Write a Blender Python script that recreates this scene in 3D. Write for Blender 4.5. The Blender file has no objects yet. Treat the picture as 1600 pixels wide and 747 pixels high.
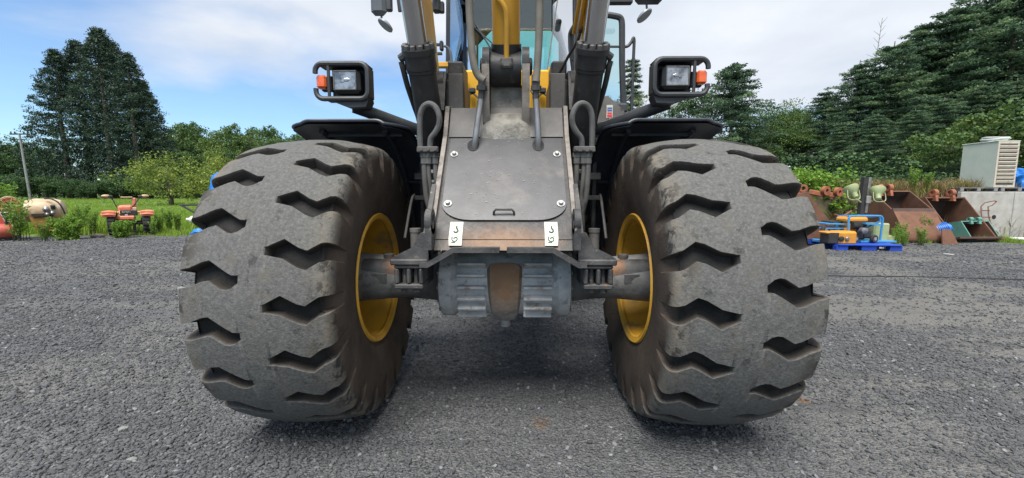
import bpy, math, random
import numpy as np
from mathutils import Vector, Matrix
R_ = math.radians
rng = np.random.default_rng(7)
random.seed(7)
SC = bpy.context.scene
COL = SC.collection

# ------------------------------------------------------------------ camera, sky, sun, exposure
F_PX, PITCH, CAM_H, CAM_X, YAW = 650.0, .1095, 1.25, .071, .0143
cam_d = bpy.data.cameras.new('camera')
cam_d.sensor_fit = 'HORIZONTAL'; cam_d.sensor_width = 36.0
cam_d.lens = 36.0 * F_PX / 1600.0
cam_d.clip_start = .05; cam_d.clip_end = 3000
cam = bpy.data.objects.new('camera', cam_d); COL.objects.link(cam)
cam.location = (CAM_X, 0, CAM_H)
cam.rotation_euler = (math.pi / 2 - PITCH, 0, YAW)
SC.camera = cam

SUN_EL, SUN_AZ = R_(62), R_(195)          # azimuth clockwise from +Y (the way the camera looks)
world = bpy.data.worlds.new('World'); SC.world = world; world.use_nodes = True
def build_world():
    nt = world.node_tree; N = nt.nodes; L = nt.links; N.clear()
    out = N.new('ShaderNodeOutputWorld'); bg = N.new('ShaderNodeBackground')
    sky = N.new('ShaderNodeTexSky'); sky.sky_type = 'NISHITA'; sky.sun_disc = False
    sky.sun_elevation = SUN_EL; sky.sun_rotation = SUN_AZ
    sky.air_density = 1.0; sky.dust_density = .25; sky.ozone_density = 2.0
    tc = N.new('ShaderNodeTexCoord')
    sep = N.new('ShaderNodeSeparateXYZ'); L.new(tc.outputs['Generated'], sep.inputs[0])
    # project the view direction on a flat cloud deck
    zz = N.new('ShaderNodeMath'); zz.operation = 'MAXIMUM'; zz.inputs[1].default_value = 0.02
    L.new(sep.outputs['Z'], zz.inputs[0])
    za = N.new('ShaderNodeMath'); za.operation = 'ADD'; za.inputs[1].default_value = 0.12
    L.new(zz.outputs[0], za.inputs[0])
    dv = N.new('ShaderNodeVectorMath'); dv.operation = 'DIVIDE'
    cz = N.new('ShaderNodeCombineXYZ')
    for i in range(3): L.new(za.outputs[0], cz.inputs[i])
    L.new(tc.outputs['Generated'], dv.inputs[0]); L.new(cz.outputs[0], dv.inputs[1])
    mp = N.new('ShaderNodeMapping'); mp.inputs['Location'].default_value = CLOUD_LOC
    mp.inputs['Scale'].default_value = (1, 1, 0)
    L.new(dv.outputs[0], mp.inputs[0])
    n1 = N.new('ShaderNodeTexNoise'); n1.inputs['Scale'].default_value = .62
    n1.inputs['Detail'].default_value = 9; n1.inputs['Roughness'].default_value = .5
    n1.inputs['Distortion'].default_value = .25
    L.new(mp.outputs[0], n1.inputs['Vector'])
    # the cloud cover closes overhead and towards the right, a blue band stays open low on the left
    bx = N.new('ShaderNodeMath'); bx.operation = 'MULTIPLY'; bx.inputs[1].default_value = .21
    L.new(sep.outputs['X'], bx.inputs[0])
    bz = N.new('ShaderNodeMapRange'); bz.inputs[1].default_value = .16; bz.inputs[2].default_value = .44; bz.inputs[3].default_value = -.05; bz.inputs[4].default_value = .26
    L.new(sep.outputs['Z'], bz.inputs[0])
    a0 = N.new('ShaderNodeMath'); a0.operation = 'ADD'; L.new(bx.outputs[0], a0.inputs[0]); L.new(bz.outputs[0], a0.inputs[1])
    ad = N.new('ShaderNodeMath'); ad.operation = 'ADD'
    L.new(n1.outputs[0], ad.inputs[0]); L.new(a0.outputs[0], ad.inputs[1])
    cr = N.new('ShaderNodeValToRGB'); e = cr.color_ramp.elements
    e[0].position = .42; e[0].color = (0.1, 0.1, 0.1, 1); e[1].position = .62; e[1].color = (.95, .95, .95, 1)
    L.new(ad.outputs[0], cr.inputs[0])
    n2 = N.new('ShaderNodeTexNoise'); n2.inputs['Scale'].default_value = 1.7; n2.inputs['Detail'].default_value = 6
    L.new(mp.outputs[0], n2.inputs['Vector'])
    cc = N.new('ShaderNodeValToRGB'); e = cc.color_ramp.elements
    e[0].position = .3; e[0].color = (4.3, 4.65, 5.2, 1); e[1].position = .7; e[1].color = (5.5, 5.7, 6.0, 1)
    L.new(n2.outputs[0], cc.inputs[0])
    mx = N.new('ShaderNodeMix'); mx.data_type = 'RGBA'
    tn = N.new('ShaderNodeMix'); tn.data_type = 'RGBA'; tn.blend_type = 'MULTIPLY'; tn.inputs[0].default_value = 1; tn.inputs[7].default_value = (.80, 1.0, 1.14, 1); L.new(sky.outputs[0], tn.inputs[6])
    L.new(cr.outputs[0], mx.inputs[0]); L.new(tn.outputs[2], mx.inputs[6]); L.new(cc.outputs[0], mx.inputs[7])
    L.new(mx.outputs[2], bg.inputs[0]); bg.inputs[1].default_value = .08
    L.new(bg.outputs[0], out.inputs[0])
CLOUD_LOC = (-4.919, 8.321, 0)
build_world()
sun_d = bpy.data.lights.new('sun', 'SUN'); sun_d.energy = 2.7; sun_d.angle = R_(32); sun_d.color = (1, .96, .9)
sun = bpy.data.objects.new('sun', sun_d); COL.objects.link(sun)
_sd = Vector((math.sin(SUN_AZ) * math.cos(SUN_EL), math.cos(SUN_AZ) * math.cos(SUN_EL), math.sin(SUN_EL)))
sun.rotation_euler = _sd.to_track_quat('Z', 'Y').to_euler(); sun.location = (0, 0, 30)
SC.view_settings.view_transform = 'Standard'; SC.view_settings.look = 'None'
SC.view_settings.exposure = 1.1; SC.view_settings.gamma = 1.0
SC.render.engine = 'CYCLES'
SC.cycles.max_bounces = 6; SC.cycles.transparent_max_bounces = 8
SC.cycles.use_denoising = True

# ------------------------------------------------------------------ helpers
def P(u, v, Y):
    "survey helper: the place at depth Y that photograph position (u, v) belongs to"
    a = (u - 800) / F_PX; b = (373.5 - v) / F_PX
    y = math.cos(PITCH) + b * math.sin(PITCH); z = -math.sin(PITCH) + b * math.cos(PITCH)
    c, s = math.cos(YAW), math.sin(YAW)
    X = a * c - y * s; Yw = a * s + y * c; k = Y / Yw
    return Vector((CAM_X + X * k, Y, CAM_H + z * k))
def G(u, v, z=0.):
    q = P(u, v, 1.) - Vector((CAM_X, 0, CAM_H)); k = (z - CAM_H) / q.z
    return Vector((CAM_X, 0, CAM_H)) + q * k

class MB:
    "collects shapes, becomes ONE mesh"
    def __init__(s): s.v = []; s.f = []; s.sm = []
    def add(s, vs, fs, smooth=False):
        o = len(s.v); s.v += [tuple(p) for p in vs]; s.f += [tuple(i + o for i in f) for f in fs]; s.sm += [smooth] * len(fs)
        return s
    def box(s, c, d, rot=None, bev=0.0):
        c = Vector(c); hx, hy, hz = d[0] / 2, d[1] / 2, d[2] / 2
        b = min(bev, hx * .9, hy * .9, hz * .9)
        M = rot if rot is not None else Matrix.Identity(3)
        vs = []; fs = []
        if b <= 0:
            for x in (-1, 1):
                for y in (-1, 1):
                    for z in (-1, 1): vs.append(c + M @ Vector((x * hx, y * hy, z * hz)))
            fs = [(0, 1, 3, 2), (4, 6, 7, 5), (0, 4, 5, 1), (2, 3, 7, 6), (0, 2, 6, 4), (1, 5, 7, 3)]
            return s.add(vs, fs)
        idx = {}
        for x in (-1, 1):
            for y in (-1, 1):
                for z in (-1, 1):
                    for k in range(3):
                        p = [x * hx, y * hy, z * hz]
                        for j, sg in enumerate((x, y, z)):
                            if j != k: p[j] -= sg * b
                        idx[(x, y, z, k)] = len(vs); vs.append(c + M @ Vector(p))
        def q(*ks): fs.append(tuple(idx[k] for k in ks))
        S = (-1, 1)
        for k in range(3):
            a, b2 = [j for j in range(3) if j != k]
            for sg in S:
                loop = []
                for (p1, p2) in ((-1, -1), (1, -1), (1, 1), (-1, 1)):
                    t = [0, 0, 0]; t[k] = sg; t[a] = p1; t[b2] = p2; loop.append((*t, k))
                q(*(loop if sg * (1 if k != 1 else -1) > 0 else loop[::-1]))
        for k in range(3):
            a, b2 = [j for j in range(3) if j != k]
            for p1 in S:
                for p2 in S:
                    t0 = [0, 0, 0]; t0[k] = -1; t0[a] = p1; t0[b2] = p2
                    t1 = list(t0); t1[k] = 1
                    q((*t0, a), (*t1, a), (*t1, b2), (*t0, b2))
        for x in S:
            for y in S:
                for z in S: q((x, y, z, 0), (x, y, z, 1), (x, y, z, 2))
        return s.add(vs, fs)
    def tube(s, path, r, n=10, cap=True, closed=False, smooth=True):
        path = [Vector(p) for p in path]; m = len(path)
        rs = r if isinstance(r, (list, tuple)) else [r] * m
        vs = []; fs = []; up = None
        for i, p in enumerate(path):
            if closed: t = path[(i + 1) % m] - path[i - 1]
            else: t = path[min(i + 1, m - 1)] - path[max(i - 1, 0)]
            t.normalize()
            if up is None:
                up = Vector((0, 0, 1)) if abs(t.z) < .9 else Vector((0, 1, 0))
            up = (up - t * up.dot(t)).normalized(); sd = t.cross(up)
            for k in range(n):
                a = 2 * math.pi * k / n
                vs.append(p + (up * math.cos(a) + sd * math.sin(a)) * rs[i])
        for i in range(m if closed else m - 1):
            j = (i + 1) % m
            for k in range(n):
                l = (k + 1) % n
                fs.append((i * n + k, i * n + l, j * n + l, j * n + k))
        s.add(vs, fs, smooth)
        if cap and not closed:
            o = len(s.v) - len(vs)
            s.f.append(tuple(o + k for k in range(n))[::-1]); s.sm.append(False)
            s.f.append(tuple(o + (m - 1) * n + k for k in range(n))); s.sm.append(False)
        return s
    def lathe(s, prof, org, axis, n=32, smooth=True, arc=None):
        "prof = [(along axis, radius)]"
        org = Vector(org); ax = Vector(axis).normalized()
        a1 = ax.orthogonal().normalized(); a2 = ax.cross(a1)
        m = len(prof); vs = []; fs = []
        for (h, r) in prof:
            for k in range(n):
                a = 2 * math.pi * k / n
                vs.append(org + ax * h + (a1 * math.cos(a) + a2 * math.sin(a)) * r)
        for i in range(m - 1):
            for k in range(n):
                l = (k + 1) % n
                fs.append((i * n + k, i * n + l, (i + 1) * n + l, (i + 1) * n + k))
        return s.add(vs, fs, smooth)
    def prism(s, poly, ext):
        "poly: list of 3-D points (planar), ext: vector"
        e = Vector(ext); p = [Vector(q) for q in poly]; n = len(p)
        vs = p + [q + e for q in p]
        fs = [tuple(range(n))[::-1], tuple(range(n, 2 * n))]
        for i in range(n):
            j = (i + 1) % n; fs.append((i, j, n + j, n + i))
        return s.add(vs, fs)
    def yz(s, pts, x0, x1): return s.prism([(x0, y, z) for y, z in pts], (x1 - x0, 0, 0))
    def xz(s, pts, y0, y1): return s.prism([(x, y0, z) for x, z in pts], (0, y1 - y0, 0))
    def ball(s, c, r, nu=14, nv=9):
        r = r if isinstance(r, (tuple, list, Vector)) else (r, r, r)
        prof = []
        vs = []; fs = []
        for i in range(nv + 1):
            t = math.pi * i / nv
            for k in range(nu):
                a = 2 * math.pi * k / nu
                vs.append((c[0] + r[0] * math.sin(t) * math.cos(a), c[1] + r[1] * math.sin(t) * math.sin(a), c[2] + r[2] * math.cos(t)))
        for i in range(nv):
            for k in range(nu):
                l = (k + 1) % nu; fs.append((i * nu + k, (i + 1) * nu + k, (i + 1) * nu + l, i * nu + l))
        return s.add(vs, fs, True)
    def hexbolt(s, c, axis, r=.016, h=.014, washer=0.0):
        c = Vector(c); ax = Vector(axis).normalized()
        if washer: s.lathe([(0, 0), (0, washer), (.004, washer), (.004, 0)], c, ax, 16, False); c = c + ax * .004
        s.lathe([(0, r), (h * .8, r), (h, r * .8), (h, 0)], c, ax, 6, False)
        return s
    def grid(s, pts, smooth=True):
        "pts[i][j] grid of points"
        n = len(pts); m = len(pts[0]); vs = [p for row in pts for p in row]; fs = []
        for i in range(n - 1):
            for j in range(m - 1): fs.append((i * m + j, i * m + j + 1, (i + 1) * m + j + 1, (i + 1) * m + j))
        return s.add(vs, fs, smooth)
    def mirror_x(s):
        o = MB(); o.v = [(-x, y, z) for x, y, z in s.v]; o.f = [f[::-1] for f in s.f]; o.sm = list(s.sm); return o
    def scale_about(s, c, k):
        s.v = [tuple(c[i] + (v[i] - c[i]) * k for i in range(3)) for v in s.v]; return s
    def mesh(s, name, mat, off=(0, 0, 0), auto=None):
        me = bpy.data.meshes.new(name)
        o = off
        me.from_pydata([(x - o[0], y - o[1], z - o[2]) for x, y, z in s.v], [], s.f)
        me.polygons.foreach_set('use_smooth', s.sm)
        if auto: me.polygons.foreach_set('use_smooth', [True] * len(s.f)); me.set_sharp_from_angle(angle=R_(auto))
        me.update()
        for m in (mat if isinstance(mat, (list, tuple)) else [mat]): me.materials.append(m)
        return me
OFF = {}
def link(name, me, parent=None):
    o = bpy.data.objects.new(name, me); COL.objects.link(o)
    if parent is not None: o.parent = parent
    return o
def part(name, mb, mat, parent, auto=35, label=None):
    off = OFF.get(parent.name, (0, 0, 0))
    o = link(name, mb.mesh(name, mat, off, auto), parent); OFF[o.name] = off
    if label: o['label'] = label
    return o
def tag(o, label, cat, group=None):
    o['label'] = label; o['category'] = cat
    if group: o['group'] = group
    return o
def thing(name, label, cat, loc=(0, 0, 0), group=None, rz=0.):
    "an Empty at the thing's base; parts are given in world coordinates while rz == 0"
    o = link(name, None); o.location = loc; o.rotation_euler = (0, 0, rz); o.empty_display_size = .2
    OFF[o.name] = tuple(loc) if rz == 0 else (0, 0, 0)
    return tag(o, label, cat, group)
def local_thing(name, label, cat, loc, rz=0., group=None):
    "parts are given in the thing's own coordinates"
    o = thing(name, label, cat, loc, group, rz); OFF[o.name] = (0, 0, 0); return o
def solo(name, mb, mat, label, cat, group=None, loc=(0, 0, 0), auto=35):
    o = link(name, mb.mesh(name, mat, loc, auto)); o.location = loc
    return tag(o, label, cat, group)
def struct(name, me):
    o = link(name, me); o['kind'] = 'structure'; return o
def copy_tree(o, loc, rz=0., sc=(1, 1, 1), label=None):
    c = o.copy(); COL.objects.link(c); c.location = loc; c.rotation_euler = (0, 0, rz); c.scale = sc
    if label: c['label'] = label
    for ch in o.children:
        d = ch.copy(); COL.objects.link(d); d.parent = c
        for g in ch.children:
            h = g.copy(); COL.objects.link(h); h.parent = d
    return c
def smoothpath(pts, k=6):
    "Catmull-Rom through the points"
    p = [Vector(q) for q in pts]; out = []
    for i in range(len(p) - 1):
        a, b, c, d = p[max(i - 1, 0)], p[i], p[i + 1], p[min(i + 2, len(p) - 1)]
        for t in np.linspace(0, 1, k, endpoint=False):
            t = float(t)
            out.append(.5 * ((2 * b) + (c - a) * t + (2 * a - 5 * b + 4 * c - d) * t * t + (3 * b - a - 3 * c + d) * t ** 3))
    out.append(p[-1]); return out

# ------------------------------------------------------------------ materials
def mat(name, c1, c2=None, scale=6., rough=.6, metal=0., bump=0., bscale=60., detail=5., spots=None, spots2=None, spec=.5, lo=.35, hi=.65, coat=0., stretch=None):
    "two-tone noise colour, optional spots = (colour, scale, lo, hi) laid over it, optional bump"
    m = bpy.data.materials.new(name); m.use_nodes = True
    nt = m.node_tree; N = nt.nodes; L = nt.links
    b = N['Principled BSDF']; b.inputs['Roughness'].default_value = rough; b.inputs['Metallic'].default_value = metal
    b.inputs['Specular IOR Level'].default_value = spec; b.inputs['Coat Weight'].default_value = coat
    tc = N.new('ShaderNodeTexCoord'); vec = tc.outputs['Object']
    if stretch:
        mp = N.new('ShaderNodeMapping'); mp.inputs['Scale'].default_value = stretch; L.new(vec, mp.inputs[0]); vec = mp.outputs[0]
    def noise(sc, det=detail, rgh=.6):
        n = N.new('ShaderNodeTexNoise'); n.inputs['Scale'].default_value = sc; n.inputs['Detail'].default_value = det
        n.inputs['Roughness'].default_value = rgh; L.new(vec, n.inputs['Vector']); return n.outputs[0]
    def ramp(src, lo, hi):
        r = N.new('ShaderNodeMapRange'); r.inputs[1].default_value = lo; r.inputs[2].default_value = hi; L.new(src, r.inputs[0]); return r.outputs[0]
    def mix(fac, a, bb):
        x = N.new('ShaderNodeMix'); x.data_type = 'RGBA'
        L.new(fac, x.inputs[0])
        for i, c in ((6, a), (7, bb)):
            if isinstance(c, tuple): x.inputs[i].default_value = (*c[:3], 1)
            else: L.new(c, x.inputs[i])
        return x.outputs[2]
    col = tuple(c1)
    if c2: col = mix(ramp(noise(scale), lo, hi), tuple(c1), tuple(c2))
    for sp in (spots, spots2):
        if sp: col = mix(ramp(noise(sp[1], 8, .65), sp[2], sp[3]), col, tuple(sp[0]))
    if isinstance(col, tuple): b.inputs['Base Color'].default_value = (*col, 1)
    else: L.new(col, b.inputs['Base Color'])
    if bump:
        bn = N.new('ShaderNodeBump'); bn.inputs['Strength'].default_value = bump; bn.inputs['Distance'].default_value = .01
        L.new(noise(bscale, 6), bn.inputs['Height']); L.new(bn.outputs[0], b.inputs['Normal'])
    if rough and c2:
        rr = N.new('ShaderNodeMapRange'); rr.inputs[3].default_value = max(.05, rough - .12); rr.inputs[4].default_value = min(1, rough + .15)
        L.new(noise(scale * 2.3), rr.inputs[0]); L.new(rr.outputs[0], b.inputs['Roughness'])
    return m
def spot_mask(m, spots):
    "stains with a place of their own: spots = [(colour, centre, radius, scale xyz, strength)] in object coordinates, laid over the base colour"
    nt = m.node_tree; N = nt.nodes; L = nt.links; b = N['Principled BSDF']
    tc = N.new('ShaderNodeTexCoord')
    for (colr, c, r, sc, k) in spots:
        inp = b.inputs['Base Color']; src = inp.links[0].from_socket if inp.links else None
        mp = N.new('ShaderNodeMapping'); mp.inputs['Location'].default_value = [-c[i] * sc[i] for i in range(3)]; mp.inputs['Scale'].default_value = sc
        L.new(tc.outputs['Object'], mp.inputs[0])
        ln = N.new('ShaderNodeVectorMath'); ln.operation = 'LENGTH'; L.new(mp.outputs[0], ln.inputs[0])
        n = N.new('ShaderNodeTexNoise'); n.inputs['Scale'].default_value = 45; n.inputs['Detail'].default_value = 8; n.inputs['Roughness'].default_value = .7
        L.new(tc.outputs['Object'], n.inputs['Vector'])
        ma = N.new('ShaderNodeMath'); ma.operation = 'MULTIPLY_ADD'; ma.inputs[1].default_value = r * 1.6; L.new(n.outputs[0], ma.inputs[0]); L.new(ln.outputs['Value'], ma.inputs[2])
        rg = N.new('ShaderNodeMapRange'); rg.inputs[1].default_value = r * 2.0; rg.inputs[2].default_value = r * 1.2; rg.inputs[3].default_value = 0; rg.inputs[4].default_value = k
        L.new(ma.outputs[0], rg.inputs[0])
        x = N.new('ShaderNodeMix'); x.data_type = 'RGBA'; L.new(rg.outputs[0], x.inputs[0])
        if src: L.new(src, x.inputs[6])
        else: x.inputs[6].default_value = inp.default_value
        x.inputs[7].default_value = (*colr, 1); L.new(x.outputs[2], inp)
    return m
def glass(name, tint, mixf=.12, rough=.02, ior=1.5):
    m = bpy.data.materials.new(name); m.use_nodes = True; nt = m.node_tree; N = nt.nodes; L = nt.links; N.clear()
    o = N.new('ShaderNodeOutputMaterial'); t = N.new('ShaderNodeBsdfTransparent'); t.inputs[0].default_value = (*tint, 1)
    g = N.new('ShaderNodeBsdfGlossy'); g.inputs['Roughness'].default_value = rough
    fr = N.new('ShaderNodeFresnel'); fr.inputs[0].default_value = ior
    ad = N.new('ShaderNodeMath'); ad.operation = 'ADD'; ad.inputs[1].default_value = mixf; ad.use_clamp = True
    L.new(fr.outputs[0], ad.inputs[0])
    x = N.new('ShaderNodeMixShader'); L.new(ad.outputs[0], x.inputs[0]); L.new(t.outputs[0], x.inputs[1]); L.new(g.outputs[0], x.inputs[2]); L.new(x.outputs[0], o.inputs[0])
    return m
def foliage(name, dark, mid, light, trans=.25, rough=.55):
    m = bpy.data.materials.new(name); m.use_nodes = True; nt = m.node_tree; N = nt.nodes; L = nt.links
    b = N['Principled BSDF']; o = N['Material Output']
    at = N.new('ShaderNodeAttribute'); at.attribute_name = 'tint'
    cr = N.new('ShaderNodeValToRGB'); e = cr.color_ramp.elements
    e[0].position = .15; e[0].color = (*dark, 1); e[1].position = .9; e[1].color = (*light, 1); k = e.new(.5); k.color = (*mid, 1)
    L.new(at.outputs['Fac'], cr.inputs[0]); L.new(cr.outputs[0], b.inputs['Base Color'])
    b.inputs['Roughness'].default_value = rough; b.inputs['Specular IOR Level'].default_value = .3
    tr = N.new('ShaderNodeBsdfTranslucent'); L.new(cr.outputs[0], tr.inputs[0])
    x = N.new('ShaderNodeMixShader'); x.inputs[0].default_value = trans
    L.new(b.outputs[0], x.inputs[1]); L.new(tr.outputs[0], x.inputs[2]); L.new(x.outputs[0], o.inputs[0])
    return m

M = {}
RUST = (.19, .085, .035)
M['frame'] = mat('dusty_black_paint', (.028, .028, .031), (.075, .072, .07), 9, .5, 0, .15, 50, spots=((.16, .15, .135), 22, .60, .74))
M['apron'] = spot_mask(mat('rusting_black_paint', (.028, .027, .029), (.06, .056, .054), 9, .5, 0, .2, 60, spots=((.2, .18, .16), 90, .66, .74)),
                       [((.19, .10, .045), (0, -.38, 1.0), .085, (.30, .3, .95), .88)])
M['plate'] = mat('worn_dark_plate', (.044, .045, .050), (.078, .078, .083), 3.2, .38, 0, .06, 30, spots=((.34, .34, .32), 38, .68, .76), spots2=((.13, .12, .11), 4, .55, .75))
M['upplate'] = mat('dusty_grey_plate', (.085, .08, .076), (.14, .132, .124), 5, .55, 0, .1, 40, spots=((.06, .055, .05), 14, .6, .75), spots2=((.3, .28, .25), 40, .66, .74))
M['edge'] = mat('bare_worn_edge', (.16, .14, .12), (.28, .25, .22), 14, .6, .1, .2, 60, spots=((.05, .04, .035), 20, .55, .7))
M['cast'] = mat('grey_dusty_casting', (.30, .31, .315), (.50, .505, .50), 9, .7, 0, .35, 70, spots=((.09, .09, .09), 16, .56, .70), spots2=((.3, .2, .12), 11, .66, .8))
M['castrust'] = spot_mask(mat('rusty_casting', (.19, .19, .19), (.30, .295, .28), 12, .75, 0, .3, 90, spots=((.10, .085, .07), 22, .52, .68)), [((.21, .115, .055), (0, -.21, .80), .15, (1.0, .5, .7), .95)])
M['castrib'] = mat('stained_casting', (.31, .318, .32), (.52, .52, .51), 9, .75, 0, .3, 70, spots=((.25, .16, .09), 13, .56, .66), spots2=((.08, .08, .08), 17, .6, .72))
M['hubgrey'] = mat('hub_grey', (.12, .122, .122), (.2, .2, .198), 8, .7, 0, .25, 60, spots=((.06, .058, .055), 12, .56, .7))
M['axle'] = spot_mask(mat('axle_paint', (.055, .056, .058), (.125, .128, .13), 6, .62, 0, .25, 60, spots=((.04, .04, .038), 9, .5, .68)),
                      [((.24, .12, .055), (-.60, -.10, .86), .075, (1, 1, 1), .95), ((.24, .12, .055), (.60, -.10, .86), .075, (1, 1, 1), .9)])
M['bracket'] = mat('bracket_iron', (.035, .035, .038), (.09, .088, .086), 10, .6, .1, .3, 70, spots=((.24, .2, .15), 30, .6, .7), spots2=((.2, .1, .05), 14, .64, .74))
M['black'] = mat('black_plastic', (.024, .027, .031), (.04, .043, .048), 8, .5, 0, .08, 80, spots=((.09, .088, .085), 26, .64, .78))
M['fender'] = mat('black_fender', (.026, .03, .04), (.042, .047, .06), 6, .42, 0, .06, 30, spots=((.085, .08, .075), 12, .58, .76))
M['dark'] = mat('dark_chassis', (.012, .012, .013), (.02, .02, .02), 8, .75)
M['hose'] = mat('hose_rubber', (.03, .03, .03), (.055, .053, .05), 16, .6, 0, .1, 90)
M['hosegrey'] = mat('grey_hose', (.085, .085, .082), (.13, .128, .122), 12, .6, 0, .1, 90, spots=((.05, .05, .05), 18, .55, .7))
M['hosesleeve'] = mat('dusty_hose_sleeve', (.15, .138, .118), (.21, .197, .17), 12, .75, 0, .08, 90)
M['steel'] = mat('steel_pipe', (.22, .22, .225), (.32, .32, .32), 10, .35, .7)
M['rod'] = mat('chrome_rod', (.42, .42, .44), (.55, .55, .56), 4, .16, 1.0, stretch=(1, 1, .2))
M['yellowclean'] = mat('clean_machine_yellow', (.72, .40, .015), (.66, .36, .02), 4, .4)
M['yellow'] = mat('machine_yellow', (.62, .33, .03), (.5, .27, .035), 4, .42, 0, .03, 40, spots=((.3, .2, .09), 9, .62, .8))
M['yellowrim'] = mat('rim_yellow', (.70, .38, .03), (.56, .30, .035), 5, .6, 0, .1, 40, spots=((.24, .17, .09), 6, .54, .72), spots2=((.12, .08, .045), 28, .66, .73))
M['zinc'] = mat('zinc_washer', (.32, .33, .32), (.44, .44, .42), 60, .5, .5)
M['sticker'] = mat('sticker_white', (.50, .50, .43), (.58, .58, .5), 40, .5, spots=((.4, .4, .36), 50, .6, .75))
M['ink'] = mat('sticker_green_ink', (.03, .09, .07), None)
M['orange'] = mat('orange_lens', (.75, .13, .03), (.62, .1, .02), 30, .25, coat=.5)
M['lens'] = mat('lamp_lens', (.10, .11, .12), (.34, .35, .37), 16, .08, .5, .5, 24, coat=1., lo=.42, hi=.58)
M['mirror'] = mat('mirror_back', (.22, .24, .27), (.27, .29, .32), 30, .35)
M['glass'] = glass('cab_glass', (.80, .93, .92), .06)
M['glassside'] = glass('side_glass', (.90, .96, .97), .04, ior=1.25)
M['glassrear'] = glass('rear_glass', (.62, .92, .92), .03)
M['liner'] = mat('headliner', (.085, .1, .12), (.1, .115, .135), 5, .8)
M['speck'] = mat('dried_splashes', (.34, .33, .30), (.48, .47, .43), 40, .9)
M['dirt'] = mat('dried_dirt', (.19, .175, .15), (.36, .345, .31), 10, .95, 0, .8, 60, spots=((.10, .092, .08), 9, .58, .72))
M['blackdusty'] = mat('dusty_black_iron', (.014, .014, .016), (.03, .03, .031), 9, .5, 0, .15, 50, spots=((.11, .10, .09), 14, .60, .78))
M['red'] = mat('red_print', (.6, .04, .05), None); M['blueprint'] = mat('blue_print', (.05, .12, .4), None)
# tyre: worn tread is grey and dusty, grooves and flanks are dark; 'wear' is stored on the mesh
def rubber():
    m = bpy.data.materials.new('tyre_rubber'); m.use_nodes = True; nt = m.node_tree; N = nt.nodes; L = nt.links; b = N['Principled BSDF']
    tc = N.new('ShaderNodeTexCoord'); at = N.new('ShaderNodeAttribute'); at.attribute_name = 'wear'
    def noise(sc, det=6, rg=.6):
        n = N.new('ShaderNodeTexNoise'); n.inputs['Scale'].default_value = sc; n.inputs['Detail'].default_value = det; n.inputs['Roughness'].default_value = rg
        L.new(tc.outputs['Object'], n.inputs['Vector']); return n.outputs[0]
    def rmp(src, stops):
        r = N.new('ShaderNodeValToRGB'); e = r.color_ramp.elements
        e[0].position = stops[0][0]; e[0].color = (*stops[0][1], 1); e[1].position = stops[-1][0]; e[1].color = (*stops[-1][1], 1)
        for p, c in stops[1:-1]: k = e.new(p); k.color = (*c, 1)
        L.new(src, r.inputs[0]); return r.outputs[0]
    def mix(f, a, c):
        x = N.new('ShaderNodeMix'); x.data_type = 'RGBA'; L.new(f, x.inputs[0]); L.new(a, x.inputs[6])
        if isinstance(c, tuple): x.inputs[7].default_value = (*c, 1)
        else: L.new(c, x.inputs[7])
        return x.outputs[2]
    top = rmp(noise(70, 8, .75), [(.3, (.062, .062, .060)), (.5, (.105, .105, .101)), (.7, (.165, .163, .155))])
    f = N.new('ShaderNodeMapRange'); f.inputs[1].default_value = .56; f.inputs[2].default_value = .7; L.new(noise(9, 8, .7), f.inputs[0])
    top = mix(f.outputs[0], top, (.115, .103, .086))
    f = N.new('ShaderNodeMapRange'); f.inputs[1].default_value = .6; f.inputs[2].default_value = .66; L.new(noise(14, 8, .7), f.inputs[0])
    top = mix(f.outputs[0], top, (.055, .055, .054))
    ad = N.new('ShaderNodeAttribute'); ad.attribute_name = 'dust'
    f = N.new('ShaderNodeMath'); f.operation = 'MULTIPLY'; L.new(ad.outputs['Fac'], f.inputs[0])
    g = N.new('ShaderNodeMapRange'); g.inputs[1].default_value = .4; g.inputs[2].default_value = .62; L.new(noise(6, 8, .65), g.inputs[0]); L.new(g.outputs[0], f.inputs[1])
    top = mix(f.outputs[0], top, (.17, .145, .11))
    f2 = N.new('ShaderNodeMath'); f2.operation = 'MULTIPLY'; L.new(ad.outputs['Fac'], f2.inputs[0])
    g = N.new('ShaderNodeMapRange'); g.inputs[1].default_value = .52; g.inputs[2].default_value = .57; L.new(noise(9, 9, .75), g.inputs[0]); L.new(g.outputs[0], f2.inputs[1])
    top = mix(f2.outputs[0], top, (.022, .021, .020))
    side = rmp(noise(7, 6), [(.3, (.045, .034, .027)), (.7, (.09, .068, .052))])
    col = mix(at.outputs['Fac'], side, top)
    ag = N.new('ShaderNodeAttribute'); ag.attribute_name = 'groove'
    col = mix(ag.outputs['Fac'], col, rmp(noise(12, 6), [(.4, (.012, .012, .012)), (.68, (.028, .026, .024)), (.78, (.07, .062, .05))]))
    L.new(col, b.inputs['Base Color']); b.inputs['Roughness'].default_value = .82; b.inputs['Specular IOR Level'].default_value = .35
    hm = N.new('ShaderNodeMath'); hm.operation = 'MULTIPLY_ADD'; hm.inputs[1].default_value = 2.2; L.new(noise(22, 8, .7), hm.inputs[0]); L.new(noise(120, 6), hm.inputs[2])
    bn = N.new('ShaderNodeBump'); bn.inputs['Strength'].default_value = .4; bn.inputs['Distance'].default_value = .007
    L.new(hm.outputs[0], bn.inputs['Height']); L.new(bn.outputs[0], b.inputs['Normal'])
    return m
M['rubber'] = rubber()
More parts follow.
